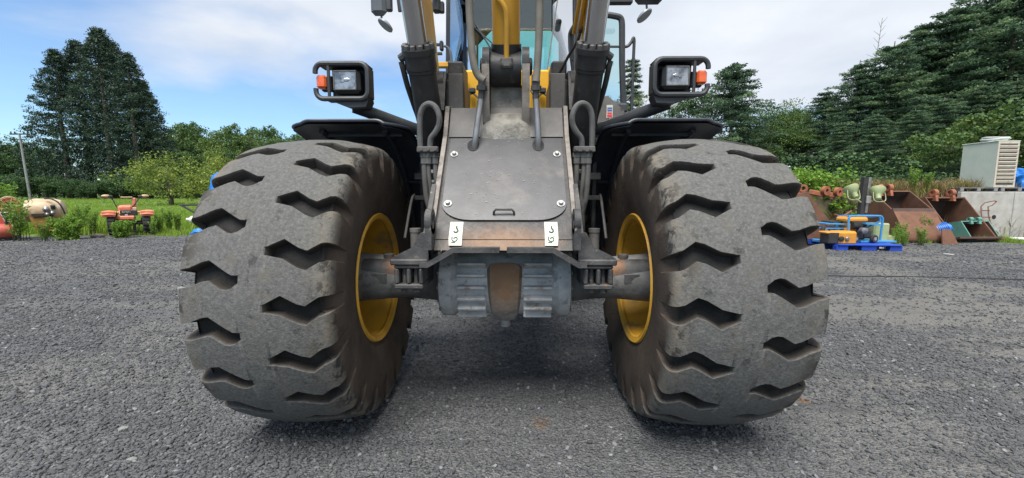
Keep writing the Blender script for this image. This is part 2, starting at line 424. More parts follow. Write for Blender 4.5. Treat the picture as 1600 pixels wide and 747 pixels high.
#@@PART2
# ------------------------------------------------------------------ ground
def vnoise(x, y, seed=0):
    x = np.asarray(x, float); y = np.asarray(y, float)
    xi = np.floor(x).astype(np.int64); yi = np.floor(y).astype(np.int64); fx = x - xi; fy = y - yi
    def h(a, b):
        n = (a * 374761393 + b * 668265263 + seed * 974711) & 0xffffffff
        n = ((n ^ (n >> 13)) * 1274126177) & 0xffffffff
        return ((n ^ (n >> 16)) & 0xffff) / 65535.
    sx = fx * fx * (3 - 2 * fx); sy = fy * fy * (3 - 2 * fy)
    return (h(xi, yi) * (1 - sx) + h(xi + 1, yi) * sx) * (1 - sy) + (h(xi, yi + 1) * (1 - sx) + h(xi + 1, yi + 1) * sx) * sy
def fbm(x, y, seed=0, o=4):
    s = 0; a = .5
    for i in range(o): s = s + a * vnoise(np.asarray(x) * 2 ** i, np.asarray(y) * 2 ** i, seed + i); a *= .5
    return s
def yard_z(x, y):
    return (fbm(x * .55, y * .55, 3) - .47) * .05 + (fbm(x * 3, y * 3, 9) - .47) * .022
def dusty(x, y):
    "where driven fines lie pale on the gravel"
    a = np.clip((fbm(x * .75 + y * .25, y * 1.5, 50, 5) - .405) / .16, 0, 1) * np.clip((x - 1.0) / 2.2, 0, 1)
    c = np.clip((fbm(x * .5 + 9, y * 1.1, 57, 5) - .52) / .1, 0, 1) * np.clip((-x - 1.2) / 2, 0, 1) * .6
    return np.clip(a + c, 0, 1)
def sheet(name, xs, ys, zf, m, attr=None):
    X, Y = np.meshgrid(xs, ys); Z = zf(X, Y) + 0 * X
    n, k = X.shape; me = bpy.data.meshes.new(name)
    v = np.stack([X, Y, Z], -1).reshape(-1, 3)
    i = np.arange(n - 1)[:, None] * k + np.arange(k - 1)[None]
    f = np.stack([i, i + 1, i + k + 1, i + k], -1).reshape(-1, 4)
    me.from_pydata(v.tolist(), [], f.tolist()); me.polygons.foreach_set('use_smooth', [True] * len(f)); me.update()
    if attr: at = me.attributes.new(attr[0], 'FLOAT', 'POINT'); at.data.foreach_set('value', attr[1](X, Y).astype(np.float32).ravel())
    me.materials.append(m); return struct(name, me)
def gravel_mat():
    m = bpy.data.materials.new('crushed_gravel'); m.use_nodes = True; nt = m.node_tree; N = nt.nodes; L = nt.links; b = N['Principled BSDF']
    tc = N.new('ShaderNodeTexCoord')
    def noise(sc, det=5, rg=.6, st=None):
        n = N.new('ShaderNodeTexNoise'); n.inputs['Scale'].default_value = sc; n.inputs['Detail'].default_value = det; n.inputs['Roughness'].default_value = rg
        if st:
            mp = N.new('ShaderNodeMapping'); mp.inputs['Scale'].default_value = st; mp.inputs['Rotation'].default_value = (0, 0, .35); L.new(tc.outputs['Object'], mp.inputs[0]); L.new(mp.outputs[0], n.inputs['Vector'])
        else: L.new(tc.outputs['Object'], n.inputs['Vector'])
        return n.outputs[0]
    def voro(sc, feat='F1', out='Distance'):
        n = N.new('ShaderNodeTexVoronoi'); n.inputs['Scale'].default_value = sc; n.feature = feat; L.new(tc.outputs['Object'], n.inputs['Vector']); return n.outputs[out]
    def mix(f, a, c, typ='MIX'):
        x = N.new('ShaderNodeMix'); x.data_type = 'RGBA'; x.blend_type = typ
        if isinstance(f, float): x.inputs[0].default_value = f
        else: L.new(f, x.inputs[0])
        for i, q in ((6, a), (7, c)):
            if isinstance(q, tuple): x.inputs[i].default_value = (*q, 1)
            else: L.new(q, x.inputs[i])
        return x.outputs[2]
    def rg(s, a, c, lo=0., hi=1.):
        r = N.new('ShaderNodeMapRange'); r.inputs[1].default_value = a; r.inputs[2].default_value = c; r.inputs[3].default_value = lo; r.inputs[4].default_value = hi; L.new(s, r.inputs[0]); return r.outputs[0]
    cellc = N.new('ShaderNodeSeparateColor'); L.new(voro(75, 'F1', 'Color'), cellc.inputs[0])
    col = mix(rg(cellc.outputs[0], .1, .95), (.08, .083, .087), (.22, .224, .23))
    c2 = N.new('ShaderNodeSeparateColor'); L.new(voro(190, 'F1', 'Color'), c2.inputs[0])
    col = mix(.4, col, mix(rg(c2.outputs[1], 0, 1), (.055, .057, .06), (.2, .203, .207)))
    col = mix(rg(noise(.9, 5, .6), .42, .66, 0, .5), col, (.20, .20, .196))       # pale dusty patches
    at = N.new('ShaderNodeAttribute'); at.attribute_name = 'dusty'
    dd = N.new('ShaderNodeMath'); dd.operation = 'MULTIPLY'; L.new(at.outputs['Fac'], dd.inputs[0]); L.new(rg(noise(9, 6, .7), .3, .6, .55, .95), dd.inputs[1])
    col = mix(dd.outputs[0], col, (.225, .218, .2))
    col = mix(rg(noise(2.2, 6, .7, (.35, 1.6, 1)), .53, .68, 0, .7), col, (.055, .058, .064))
    L.new(col, b.inputs['Base Color']); b.inputs['Roughness'].default_value = .88; b.inputs['Specular IOR Level'].default_value = .3
    h = N.new('ShaderNodeMath'); h.operation = 'MULTIPLY_ADD'; h.inputs[1].default_value = -1.0; L.new(voro(75), h.inputs[0])
    h2 = N.new('ShaderNodeMath'); h2.operation = 'MULTIPLY'; h2.inputs[1].default_value = .35; L.new(c2.outputs[0], h2.inputs[0]); L.new(h2.outputs[0], h.inputs[2])
    bn = N.new('ShaderNodeBump'); bn.inputs['Strength'].default_value = 1.; bn.inputs['Distance'].default_value = .02
    L.new(h.outputs[0], bn.inputs['Height']); L.new(bn.outputs[0], b.inputs['Normal'])
    return m
M['gravel'] = spot_mask(gravel_mat(), [((.2, .11, .05), tuple(G(845, 658)), .05, (1, .7, 1), .7), ((.24, .13, .06), tuple(G(1255, 628)), .045, (1, 1, 1), .8)])
M['soil'] = mat('earth', (.06, .07, .03), (.1, .1, .05), .3, .95)
M['turf'] = mat('field_turf', (.075, .135, .02), (.13, .19, .03), .5, .9, 0, .6, 14, spots=((.15, .13, .05), .35, .6, .75), spots2=((.05, .095, .018), 2.2, .5, .65))
M['bank'] = mat('overgrown_bank', (.06, .055, .03), (.11, .085, .045), 3, .95, 0, 1., 16, spots=((.05, .08, .02), 2.5, .52, .62))
def seq(a, b, near, step0, growth):
    "lines from near outwards that get coarser"
    o = [near]; s = step0
    while o[-1] < b: o.append(o[-1] + s); s *= growth
    l = [near]; s = step0
    while l[-1] > a: l.append(l[-1] - s); s *= growth
    return np.array(sorted(set(l + o)))
sheet('ground', seq(-1500, 1500, 0, 8, 1.25), seq(-300, 1500, 0, 8, 1.25), lambda x, y: -.35 + 0 * x, M['soil'])
sheet('gravel_yard', seq(-40, 40, 0, .05, 1.012), seq(-12, 13.6, 2.5, .045, 1.012), yard_z, M['gravel'], ('dusty', dusty))
def field_z(x, y):
    e = 11.9 + (x + 9.) * -.06 * (x < -4) + (fbm(x * .8, y * .0 + 1, 5) - .47) * 1.2
    t = np.clip((y - e) / .8, -1, 1); return -.06 + .10 * (t * .5 + .5) + np.clip(y - 13, 0, None) * .0048 + (fbm(x * .7, y * .7, 8) - .47) * .10 * (y > 12)
sheet('grass_field', seq(-160, 3, -9, .4, 1.03), seq(10.9, 170, 13, .3, 1.03), field_z, M['turf'])
def bank_z(x, y):
    t = np.clip((y - 12.15) / .5, 0, 1) * np.clip((x - 2.6) / .8, 0, 1)
    return -.3 + 1.62 * t + t * ((fbm(x * 1.1, y * 1.1, 21) - .47) * .3 + np.clip(y - 13, 0, 60) * .03)
sheet('embankment', seq(2.5, 120, 8, .14, 1.02), np.concatenate([np.linspace(12.1, 12.8, 9), seq(12.9, 150, 13, .2, 1.08)]), bank_z, M['bank'])

def rock_mesh(name, seed, m, flat=.6):
    import bmesh
    bm = bmesh.new(); bmesh.ops.create_icosphere(bm, subdivisions=1, radius=.5)
    r = np.random.default_rng(seed)
    for v in bm.verts:
        k = 1 + r.uniform(-.32, .22); v.co = Vector((v.co.x * k, v.co.y * k * .8, v.co.z * k * flat))
    me = bpy.data.meshes.new(name); bm.to_mesh(me); bm.free(); me.materials.append(m); return me
def scatter(name, pts, rots, scs, meshes, kind='stuff', label=None, cat=None):
    "ONE object of countless alike pieces set out on points by geometry nodes"
    me = bpy.data.meshes.new(name); me.from_pydata([tuple(p) for p in pts], [], [])
    a = me.attributes.new('rot', 'FLOAT_VECTOR', 'POINT'); a.data.foreach_set('vector', np.asarray(rots, np.float32).ravel())
    a = me.attributes.new('scl', 'FLOAT_VECTOR', 'POINT'); a.data.foreach_set('vector', np.asarray(scs, np.float32).ravel())
    o = link(name, me); o['kind'] = kind
    if label: o['label'] = label; o['category'] = cat
    col = bpy.data.collections.new(name + '_pieces')
    for q in meshes: col.objects.link(bpy.data.objects.new(q.name, q))
    ng = bpy.data.node_groups.new(name + '_nodes', 'GeometryNodeTree')
    ng.interface.new_socket('Geometry', in_out='INPUT', socket_type='NodeSocketGeometry'); ng.interface.new_socket('Geometry', in_out='OUTPUT', socket_type='NodeSocketGeometry')
    N = ng.nodes; L = ng.links
    gi = N.new('NodeGroupInput'); go = N.new('NodeGroupOutput'); ip = N.new('GeometryNodeInstanceOnPoints'); ci = N.new('GeometryNodeCollectionInfo')
    ci.inputs['Collection'].default_value = col; ci.inputs['Separate Children'].default_value = True; ci.inputs['Reset Children'].default_value = True
    ar = N.new('GeometryNodeInputNamedAttribute'); ar.data_type = 'FLOAT_VECTOR'; ar.inputs['Name'].default_value = 'rot'
    asc = N.new('GeometryNodeInputNamedAttribute'); asc.data_type = 'FLOAT_VECTOR'; asc.inputs['Name'].default_value = 'scl'
    mp = N.new('GeometryNodeMeshToPoints')
    L.new(gi.outputs[0], mp.inputs['Mesh']); L.new(mp.outputs[0], ip.inputs['Points']); L.new(ci.outputs[0], ip.inputs['Instance'])
    ip.inputs['Pick Instance'].default_value = True
    er = N.new('FunctionNodeEulerToRotation'); L.new(ar.outputs['Attribute'], er.inputs[0]); L.new(er.outputs[0], ip.inputs['Rotation'])
    L.new(asc.outputs['Attribute'], ip.inputs['Scale']); L.new(ip.outputs[0], go.inputs[0])
    md = o.modifiers.new('scatter', 'NODES'); md.node_group = ng
    return o
def stone_mat(name, a, c):
    m = bpy.data.materials.new(name); m.use_nodes = True; nt = m.node_tree; N = nt.nodes; L = nt.links; b = N['Principled BSDF']
    oi = N.new('ShaderNodeObjectInfo'); cr = N.new('ShaderNodeValToRGB'); e = cr.color_ramp.elements
    e[0].color = (*a, 1); e[1].color = (*c, 1); k = e.new(.93); k.color = tuple(a[i] * .45 + c[i] * .3 for i in range(3)) + (1,)
    L.new(oi.outputs['Random'], cr.inputs[0]); L.new(cr.outputs[0], b.inputs['Base Color']); b.inputs['Roughness'].default_value = .85
    return m
M['stone'] = stone_mat('crushed_stone', (.06, .064, .069), (.23, .235, .24))
def stones():
    r = np.random.default_rng(11); ps = []; ss = []
    for (y0, y1, dens, smin, smax) in ((1.35, 2.6, 5000, .008, .032), (2.6, 4.2, 2800, .010, .034), (4.2, 7.0, 1000, .014, .042), (7.0, 11.6, 300, .020, .052)):
        xw = lambda y: 1.45 * y + 1.8
        n = int((y1 - y0) * 2 * xw((y0 + y1) / 2) * dens)
        y = r.uniform(y0, y1, n); x = r.uniform(-1, 1, n) * xw(y)
        keep = fbm(x * 1.1 + 7, y * 1.1, 31) + r.uniform(-.3, .3, n) > .33
        keep &= r.uniform(0, 1, n) > dusty(x, y) * .72
        x, y = x[keep], y[keep]; n = len(x)
        s = smin + (smax - smin) * r.uniform(0, 1, n) ** 2.2
        big = r.uniform(0, 1, n) > .996; s = np.where(big, s * 1.7, s)
        ps.append(np.stack([x, y, yard_z(x, y) + s * .12], 1)); ss.append(s)
    p = np.concatenate(ps); s = np.concatenate(ss); n = len(p)
    rot = np.stack([r.normal(0, .3, n), r.normal(0, .3, n), r.uniform(0, 6.28, n)], 1)
    sc = s[:, None] * r.uniform(.75, 1.3, (n, 3))
    scatter('gravel_stones', p, rot, sc, [rock_mesh('stone', k, M['stone'], .55 + .08 * (k % 3)) for k in range(6)])
stones()

# ------------------------------------------------------------------ wheel loader
AX_Y, AX_Z, TR, TW, TX = 2.385, .765, .7815, .324, 1.017
loader = thing('wheel_loader', 'large black and yellow wheel loader seen from the front with its boom raised', 'wheel loader', (0, AX_Y, 0))
# --- tyre, axis along X, centred on its own origin, moulded with 24 staggered lugs per shoulder
def tyre_mesh():
    w = TW
    half = [(.985, .56), (.99, .60), (.992, .63), (.99, .65), (.988, .672), (.982, .70), (.968, .718), (.952, .730), (.93, .738), (.90, .743), (.85, .748), (.79, .752), (.7, .758), (.6, .7645), (.5, .770), (.42, .7735), (.33, .7765)]
    bead = [(.80, .352), (.86, .366), (.90, .40), (.935, .45), (.965, .50)]
    prof = [(-s, r) for s, r in bead + half]
    prof += [(-.27, .778), (-.245, .7787), (-.23, .779), (-.20, .7795), (-.185, .7797), (-.08, .781), (0, .7815), (.045, .7813), (.10, .781), (.13, .7803), (.145, .780), (.19, .7795), (.26, .778)]
    prof += [(s, r) for s, r in (bead + half)[::-1]]
    prof = np.array(prof); S = prof[:, 0]; Rr = prof[:, 1]
    zig = np.interp(S, [-1.01, -.86, -.68, -.42, -.2, -.06, .06, .2, .30, .52, .8, 1.01], [-.02, .02, .20, -.02, .03, .02, 0, .07, .04, -.15, 0, .04])
    dep = np.interp(Rr, [.60, .635, .66, .70, .74], [0, .25, .6, 1., 1.]) * .055
    fin = np.interp(S, [-.245, -.197], [1, 0]); fout = np.interp(S, [.098, .15], [0, 1])
    tap_in = np.interp(S, [-.42, -.22], [1, .42]); tap_out = np.interp(S, [.12, .30], [.42, 1])
    wid = np.interp(np.abs(S), [.3, .9, 1.0], [1, 1.0, .92])
    offs = np.array([-.184, -.178, -.169, -.149, -.137, 0, .137, .149, .169, .178, .184]); dd = np.array([0, .015, .32, .95, 1, 1, 1, .95, .32, .015, 0])
    NL = 21; T = []; D = []
    for k in range(NL):
        for c in (0, .5):
            for o, d in zip(offs, dd):
                T.append((k, c, o, d))
    n = len(T); m = len(S)
    k = np.array([t[0] for t in T]); c = np.array([t[1] for t in T]); o = np.array([t[2] for t in T]); d = np.array([t[3] for t in T])
    tp = np.where(c[:, None] == 0, tap_in[None], tap_out[None]) * wid[None]
    ph = k[:, None] + c[:, None] + o[:, None] * tp + zig[None]
    rjit = np.random.default_rng(3).uniform(-.06, .03, (NL, 2))
    depth = d[:, None] * np.where(c[:, None] == 0, fin[None], fout[None]) * dep[None]
    depth = depth * (1 + rjit[k, (c > 0).astype(int)])[:, None]
    th = ph * (2 * math.pi / NL) + .285
    # depth acts along the profile's normal
    ds = np.gradient(S * w); dr = np.gradient(Rr); ln = np.hypot(ds, dr); ns, nr = -dr / ln, ds / ln
    ns = np.where(Rr < .55, 0, ns)
    ss = S[None] * w - ns[None] * depth; rr = Rr[None] - nr[None] * depth
    # a little unevenness of worn rubber
    rr = rr + (fbm(th * 6, S[None] * 3 + 0 * th, 40) - .47) * .006 * (Rr[None] > .7)
    V = np.stack([ss, -rr * np.cos(th), rr * np.sin(th)], -1).reshape(-1, 3)
    i = np.arange(n)[:, None] * m; i2 = ((np.arange(n) + 1) % n)[:, None] * m; j = np.arange(m - 1)[None]
    F = np.stack([i + j, i2 + j, i2 + j + 1, i + j + 1], -1).reshape(-1, 4)
    me = bpy.data.meshes.new('tyre'); me.from_pydata(V.tolist(), [], F.tolist())
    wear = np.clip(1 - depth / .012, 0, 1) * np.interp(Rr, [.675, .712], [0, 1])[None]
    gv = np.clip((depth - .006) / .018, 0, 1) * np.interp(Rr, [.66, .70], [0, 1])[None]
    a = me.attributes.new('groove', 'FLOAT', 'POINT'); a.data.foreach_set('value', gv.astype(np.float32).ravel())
    dust = np.interp(np.abs(S), [.62, .9, 1.01], [0, .8, 1])[None] + 0 * wear
    a = me.attributes.new('dust', 'FLOAT', 'POINT'); a.data.foreach_set('value', dust.astype(np.float32).ravel())
    a = me.attributes.new('wear', 'FLOAT', 'POINT'); a.data.foreach_set('value', wear.astype(np.float32).ravel())
    me.polygons.foreach_set('use_smooth', [True] * len(F)); me.set_sharp_from_angle(angle=R_(30)); me.update()
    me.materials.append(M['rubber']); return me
TYRE = tyre_mesh()
# rim, inner side towards -X
def rim_mb():
    w = TW; b = MB()
    b.lathe([(-.875 * w, .340), (-.89 * w, .352), (-.905 * w, .366), (-.875 * w, .372), (-.85 * w, .362), (-.84 * w, .345), (-.6 * w, .335), (-.2 * w, .322), (.15 * w, .315), (.22 * w, .30), (.26 * w, .25), (.27 * w, .0)], (0, 0, 0), (1, 0, 0), 64)
    b.lathe([(-.80 * w, .338), (-.84 * w, .333), (-.875 * w, .338)], (0, 0, 0), (1, 0, 0), 64)
    return b
RIM = rim_mb().mesh('rim', M['yellowrim'], auto=40)
def hub_mb():
    b = MB(); w = TW
    b.lathe([(.26 * w, .2), (.0 * w, .19), (-.15 * w, .165), (-.3 * w, .15), (-.75 * w, .135), (-1.1 * w, .125), (-1.3 * w, .12)], (0, 0, 0), (1, 0, 0), 40)
    for k in range(12):
        a = k * math.pi / 6; b.hexbolt((.25 * w, .215 * math.cos(a), .215 * math.sin(a)), (-1, 0, 0), .018, .03)
    return b
HUB = hub_mb().mesh('hub', M['hubgrey'], auto=40)
for sx, yy in ((1, AX_Y), (-1, AX_Y), (1, AX_Y + 2.95), (-1, AX_Y + 2.95)):
    wh = link('wheel', None, loader); wh.location = (sx * TX, yy - AX_Y, AX_Z); wh.rotation_euler = (0, 0, 0 if sx > 0 else math.pi); wh.empty_display_size = .2
    t = link('tyre', TYRE, wh); link('rim', RIM, wh); link('hub', HUB, wh)
    # turn about the axle so that grooves sit as in the photograph (left: same tyre faced about)
    t.rotation_euler = (0 if sx > 0 else math.pi + .026, 0, 0)
    if yy > AX_Y + 1: t.rotation_euler = (1.3, 0, 0)

# --- axle
for sx in (1, -1):
    b = MB()
    def rr(x, hy, hz, n=20):   # rounded-rectangle ring
        out = []
        for k in range(n):
            a = 2 * math.pi * k / n; c, s = math.cos(a), math.sin(a)
            out.append((sx * x, AX_Y + hy * math.copysign(abs(c) ** .55, c), AX_Z + hz * math.copysign(abs(s) ** .55, s)))
        return out
    rings = [rr(.30, .17, .15), rr(.40, .14, .122), (rr(.52, .12, .112)), rr(.60, .118, .112), rr(.70, .122, .118), rr(.80, .126, .122)]
    b.grid([r + [r[0]] for r in rings])
    b.box((sx * .70, AX_Y - .122, AX_Z + .015), (.085, .012, .055), bev=.003)
    b.lathe([(-.01, 0), (-.01, .03), (.02, .03), (.024, .02), (.024, 0)], (sx * .67, AX_Y - .03, AX_Z + .118), (0, 0, 1), 16)
    part('axle_housing', b, M['axle'], loader, 40)
# --- differential
DZ = .745
b = MB()
b.lathe([(-.362, 0), (-.362, .19), (-.355, .20), (-.29, .203), (-.28, .19), (-.265, .184), (-.255, .19), (.255, .19), (.265, .184), (.28, .19), (.29, .203), (.355, .20), (.362, .19), (.362, 0)], (0, AX_Y, DZ), (1, 0, 0), 48)
b.lathe([(0, .2), (.2, .19), (.24, .15), (.24, 0)], (0, AX_Y, DZ), (0, 1, 0), 32)
dif = part('differential', b, M['cast'], loader, 40)
for sx in (1, -1):     # cooling ribs
    for k, a in enumerate((34, 18, 2, -14, -30, -46)):
        rb = MB(); c = math.cos(R_(a)); s = math.sin(R_(a))
        rot = Matrix(((1, 0, 0), (0, c, s), (0, -s, c)))     # local -Y points outward at angle a
        rb.box((sx * .178, AX_Y - .204 * c, DZ + .204 * s), (.152, .064, .014), rot, .003)
        part('rib', rb, M['castrib'] if 'castrib' in M else M['cast'], dif)
    for k in range(14):
        fb = MB(); a = 2 * math.pi * k / 14; fb.hexbolt((sx * .355, AX_Y - .18 * math.cos(a), DZ + .18 * math.sin(a)), (sx, 0, 0), .013, .014)
        part('flange_bolt', fb, M['steel'], dif)
b = MB(); pts = []
for k in range(33):
    a = R_(40 - k * 4.5); row = []
    for j in range(9):
        t = j / 8 * 2 - 1; r = .212 + .020 * (1 - t * t) - (.04 if abs(t) == 1 or k == 0 else 0)
        wd = .106 * (1 - .42 * (k / 32) ** 1.6) * (1 - .35 * max(0, 1 - k / 2.) ** 2); row.append((t * wd, AX_Y - r * math.cos(a), DZ + r * math.sin(a)))
    pts.append(row)
b.grid(pts); b.tube([(0, AX_Y - .06, DZ - .2), (0, AX_Y - .06, DZ - .25)], .03, 12)
part('differential_cover', b, M['castrust'], dif)

# --- front frame: side plates, sloping front, apron, gull-wing lip
SL = [(2.0, .975), (2.03, 1.022), (2.50, 1.569), (2.60, 1.754)]
b = MB()
prof = SL + [(2.72, 1.80), (3.3, 1.80), (3.3, .9), (2.5, .93), (2.03, .95)]
for sx in (1, -1): b.yz(prof, sx * .345, sx * .362)
b.yz([(2.62, 1.74), (3.28, 1.6), (3.28, .95), (2.06, .97)], -.344, .344)
frame = part('front_frame', b, M['frame'], loader)
for sx in (1, -1):      # worn outer edge strips along the slope
    b = MB()
    for (p, q) in ((SL[1], SL[2]), (SL[2], SL[3])):
        b.prism([(sx * .342, p[0] - .004, p[1]), (sx * .366, p[0] - .004, p[1]), (sx * .366, q[0] - .004, q[1]), (sx * .342, q[0] - .004, q[1])], (0, -.022, .018))
    part('frame_edge', b, M['edge'], frame)
def slope(x, t, lift=0.):     # t along the lower slope, 0 at the apron bend, 1 at the crease
    a, c = Vector((0, *SL[1])), Vector((0, *SL[2])); n = Vector((0, -(c.z - a.z), c.y - a.y)).normalized()
    p = a + (c - a) * t + n * lift; return Vector((x, p.y, p.z))
NS = Vector((0, -(SL[2][1] - SL[1][1]), SL[2][0] - SL[1][0])).normalized()
b = MB(); b.prism([slope(-.345, -.0), slope(.345, -.0), slope(.345, 1.), slope(-.345, 1.)], NS * .006)
b.prism([(-.345, *SL[1]), (.345, *SL[1]), (.345, *SL[0]), (-.345, *SL[0])], (0, -.006, 0))
part('apron', b, M['apron'], frame)
b = MB(); b.prism([(-.335, 2.502, 1.572), (.335, 2.502, 1.572), (.335, 2.602, 1.757), (-.335, 2.602, 1.757)], (0, -.012, .007))
part('upper_panel', b, M['upplate'], frame)
# bolted cover plate with a rounded lower edge and two pipe holes
def tv(v):
    a_, b_ = -.3, 1.3
    for _ in range(40):
        m_ = (a_ + b_) / 2; p_ = slope(0, m_, .01)
        if P(788, v, p_.y).z > p_.z: a_ = m_
        else: b_ = m_
    return m_
T0, T1 = tv(345), tv(322)
xw = .322; pl = [(-xw, .98), (-xw, T1 + .02)]
for k in range(9):
    a = k / 8 * math.pi / 2; pl.append((-xw + .15 * (1 - math.cos(a)), T1 + .02 - (T1 + .02 - T0) * math.sin(a)))
pl += [(-x, t) for x, t in pl[::-1]]
b = MB(); b.prism([slope(x, t, .0075) for x, t in pl], NS * .010)
cover = part('cover_plate', b, M['plate'], loader)
for sx in (1, -1):
    for (u, v) in ((713.5, 243), (702.5, 320)):
        p0 = slope(sx * .290 if v < 300 else sx * .292, tv(v), .0185)
        bb = MB(); bb.hexbolt(p0, NS, .013, .014, .021); part('bolt', bb, M['zinc'], cover)
    hb = MB(); c = slope(sx * .187, .895, .018); tx = Vector((1, 0, 0)); ty = NS.cross(tx)
    hb.prism([c + tx * (.034 * math.cos(a)) + ty * (.046 * math.sin(a)) for a in np.linspace(0, 2 * math.pi, 20, endpoint=False)], NS * .0025)
    part('pipe_hole', hb, M['dark'], cover)
hb = MB(); hb.tube([slope(-.052, T0 + .045, .017), slope(-.050, T0 + .055, .035), slope(-.040, T0 + .065, .042), slope(.040, T0 + .065, .042), slope(.050, T0 + .055, .035), slope(.052, T0 + .045, .017)], .006, 8)
part('handle', hb, M['frame'], cover)
# mud caked on the plate
b = MB(); r = np.random.default_rng(5)
for k in range(110):
    x = r.normal(-.04, .15); t = r.uniform(.2, .97)
    if abs(x) > .3: continue
    s = r.uniform(.0012, .0042); p = slope(x, t, .018); b.ball(p, (s * r.uniform(.8, 2.2), s, s * .6), 6, 4)
o = part('mud_specks', b, M['speck'], cover); o['kind'] = 'stuff'
# lower lip (gull wing)
def bar(path, h, d, m=None):
    bb = MB()
    for i in range(len(path) - 1):
        p, q = Vector(path[i]), Vector(path[i + 1]); n = (q - p).cross(Vector((0, 1, 0))).normalized() * h
        bb.prism([p, q, q + n, p + n], (0, d, 0))
    return bb
lipz = .968
b = MB()
for sx in (1, -1):
    pts = [(sx * .018, lipz), (sx * .235, lipz), (sx * .36, lipz - .072), (sx * .40, lipz - .072), (sx * .40, lipz - .047), (sx * .365, lipz - .047), (sx * .24, lipz + .024), (sx * .018, lipz + .024)]
    b.prism([(x, 1.955, z) for x, z in pts], (0, .09, 0))
part('frame_lip', b, M['bracket'], frame)
b = MB(); b.box((0, 2.02, lipz + .012), (.034, .03, .02)); part('frame_lip_notch', b, M['dark'], frame)
for sx in (1, -1):
    # lifting eye beside the sticker
    e = MB(); cy, cz = 1.985, 1.115; ring = []
    for k in range(25):
        a = 2 * math.pi * k / 24; ring.append((cy + .062 * math.cos(a), cz + .062 * math.sin(a)))
    inner = [(cy + .030 * math.cos(2 * math.pi * k / 24), cz + .036 * math.sin(2 * math.pi * k / 24)) for k in range(25)]
    for xx in (.335, .365):
        e.grid([[(sx * xx, *p) for p in ring], [(sx * xx, *p) for p in inner]])
    e.grid([[(sx * .335, *p) for p in ring], [(sx * .365, *p) for p in ring]]); e.grid([[(sx * .335, *p) for p in inner], [(sx * .365, *p) for p in inner]])
    e.yz([(1.93, 1.10), (1.93, .985), (2.0, .985), (2.04, 1.06), (2.03, 1.12)], sx * .335, sx * .365)
    part('lifting_eye', e, M['bracket'], frame, label=None)
    # axle bracket: wedge gusset, seat, clamp with two windows, bolts
    g = MB()
    g.prism([(sx * x, 1.99, z) for x, z in ((.362, 1.06), (.362, .93), (.40, .905), (.545, .905), (.545, .935), (.53, .945), (.44, .99), (.40, 1.06))], (0, .045, 0))
    g.box((sx * .455, 2.10, .918), (.185, .25, .03), bev=.006)
    g.yz([(1.985, .91), (2.22, .91), (2.22, 1.30), (2.12, 1.20), (1.99, 1.06)], sx * .362, sx * .385)
    br = part('axle_bracket', g, M['bracket'], loader)
    c = MB(); x0, x1, z0, z1, y0 = .392, .532, .783, .903, 1.985
    def cb(xa, xb, za, zb): c.box((sx * (xa + xb) / 2, y0 + .06, (za + zb) / 2), (xb - xa, .12, zb - za), bev=.006)
    cb(x0, x1, z1 - .018, z1); cb(x0, x1, z0, z0 + .026); cb(x0, x0 + .02, z0 + .026, z1 - .018); cb(x1 - .022, x1, z0 + .026, z1 - .018); cb(.453, .472, z0 + .026, z1 - .018)
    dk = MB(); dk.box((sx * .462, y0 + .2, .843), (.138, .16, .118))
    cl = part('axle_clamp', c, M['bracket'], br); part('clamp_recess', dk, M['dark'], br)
    for xx in (.434, .491):
        k = MB(); k.tube([(sx * xx, y0 + .035, z0 - .012), (sx * xx, y0 + .05, z1)], .011, 10); k.hexbolt((sx * xx, y0 + .035, z0 - .0005), (0, 0, -1), .021, .022)
        k.lathe([(.0, .016), (.025, .016), (.025, 0)], (sx * xx, y0 + .05, .835), (0, 0, 1), 6, False)
        part('clamp_bolt', k, M['bracket'], br)
        t = MB(); t.hexbolt((sx * xx, 2.06, .933), (0, 0, 1), .02, .012, .028); part('nut', t, M['bracket'], br)
    for xx, yy, hh in ((.475, 2.2, .135), (.395, 2.24, .125)):
        st = MB(); st.lathe([(0, .027), (hh - .02, .027), (hh - .02, .03), (hh, .03), (hh, 0)], (sx * xx, yy, .93), (0, 0, 1), 14)
        part('stud', st, M['upplate'], br)
# stickers with hook pictograms
for sx in (1, -1):
    b = MB(); cx = sx * .236
    def ap(x, z, d): # a point on the lower slope / apron front, following its lean
        return slope(x, (z - SL[1][1]) / (SL[2][1] - SL[1][1]), d)
    ta, tb_ = tv(384), tv(347)
    def sk(x, t, d=.010): return slope(cx + x, ta + (tb_ - ta) * t, d)
    tl = .003 * sx
    b.prism([sk(-.031 - tl, 0), sk(.031 - tl, 0), sk(.033, .3), sk(.033 , 1), sk(-.033 , 1), sk(-.033, .3)], NS * .001)
    s_ = part('hook_sticker', b, M['sticker'], frame)
    i = MB()
    hook = [(.002, .82), (.002, .72), (.008, .66), (.009, .59), (.002, .545), (-.006, .55), (-.011, .60)]
    i.tube(smoothpath([sk(x, t, .0125) for x, t in hook], 4), [.0022] + [.0036] * 23 + [.0016], 6)
    for k in range(4): i.tube([sk(-.014 + .008 * k, .90 - .01 * (k % 2), .0122), sk(-.011 + .008 * k, .86, .0122)], .0008, 5)
    i.tube(smoothpath([sk(x, t, .0125) for x, t in ((-.016, .36), (-.015, .22), (-.004, .17), (.008, .20), (.009, .30), (.0, .33), (-.008, .28))], 4), .0024, 5)
    i.tube([sk(-.018, .13, .0125), sk(.002, .11, .0125)], .0022, 5); i.tube([sk(.006, .36, .0122), sk(.016, .40, .0122), sk(.016, .30, .0122)], .0008, 5)
    part('pictogram', i, M['ink'], s_)

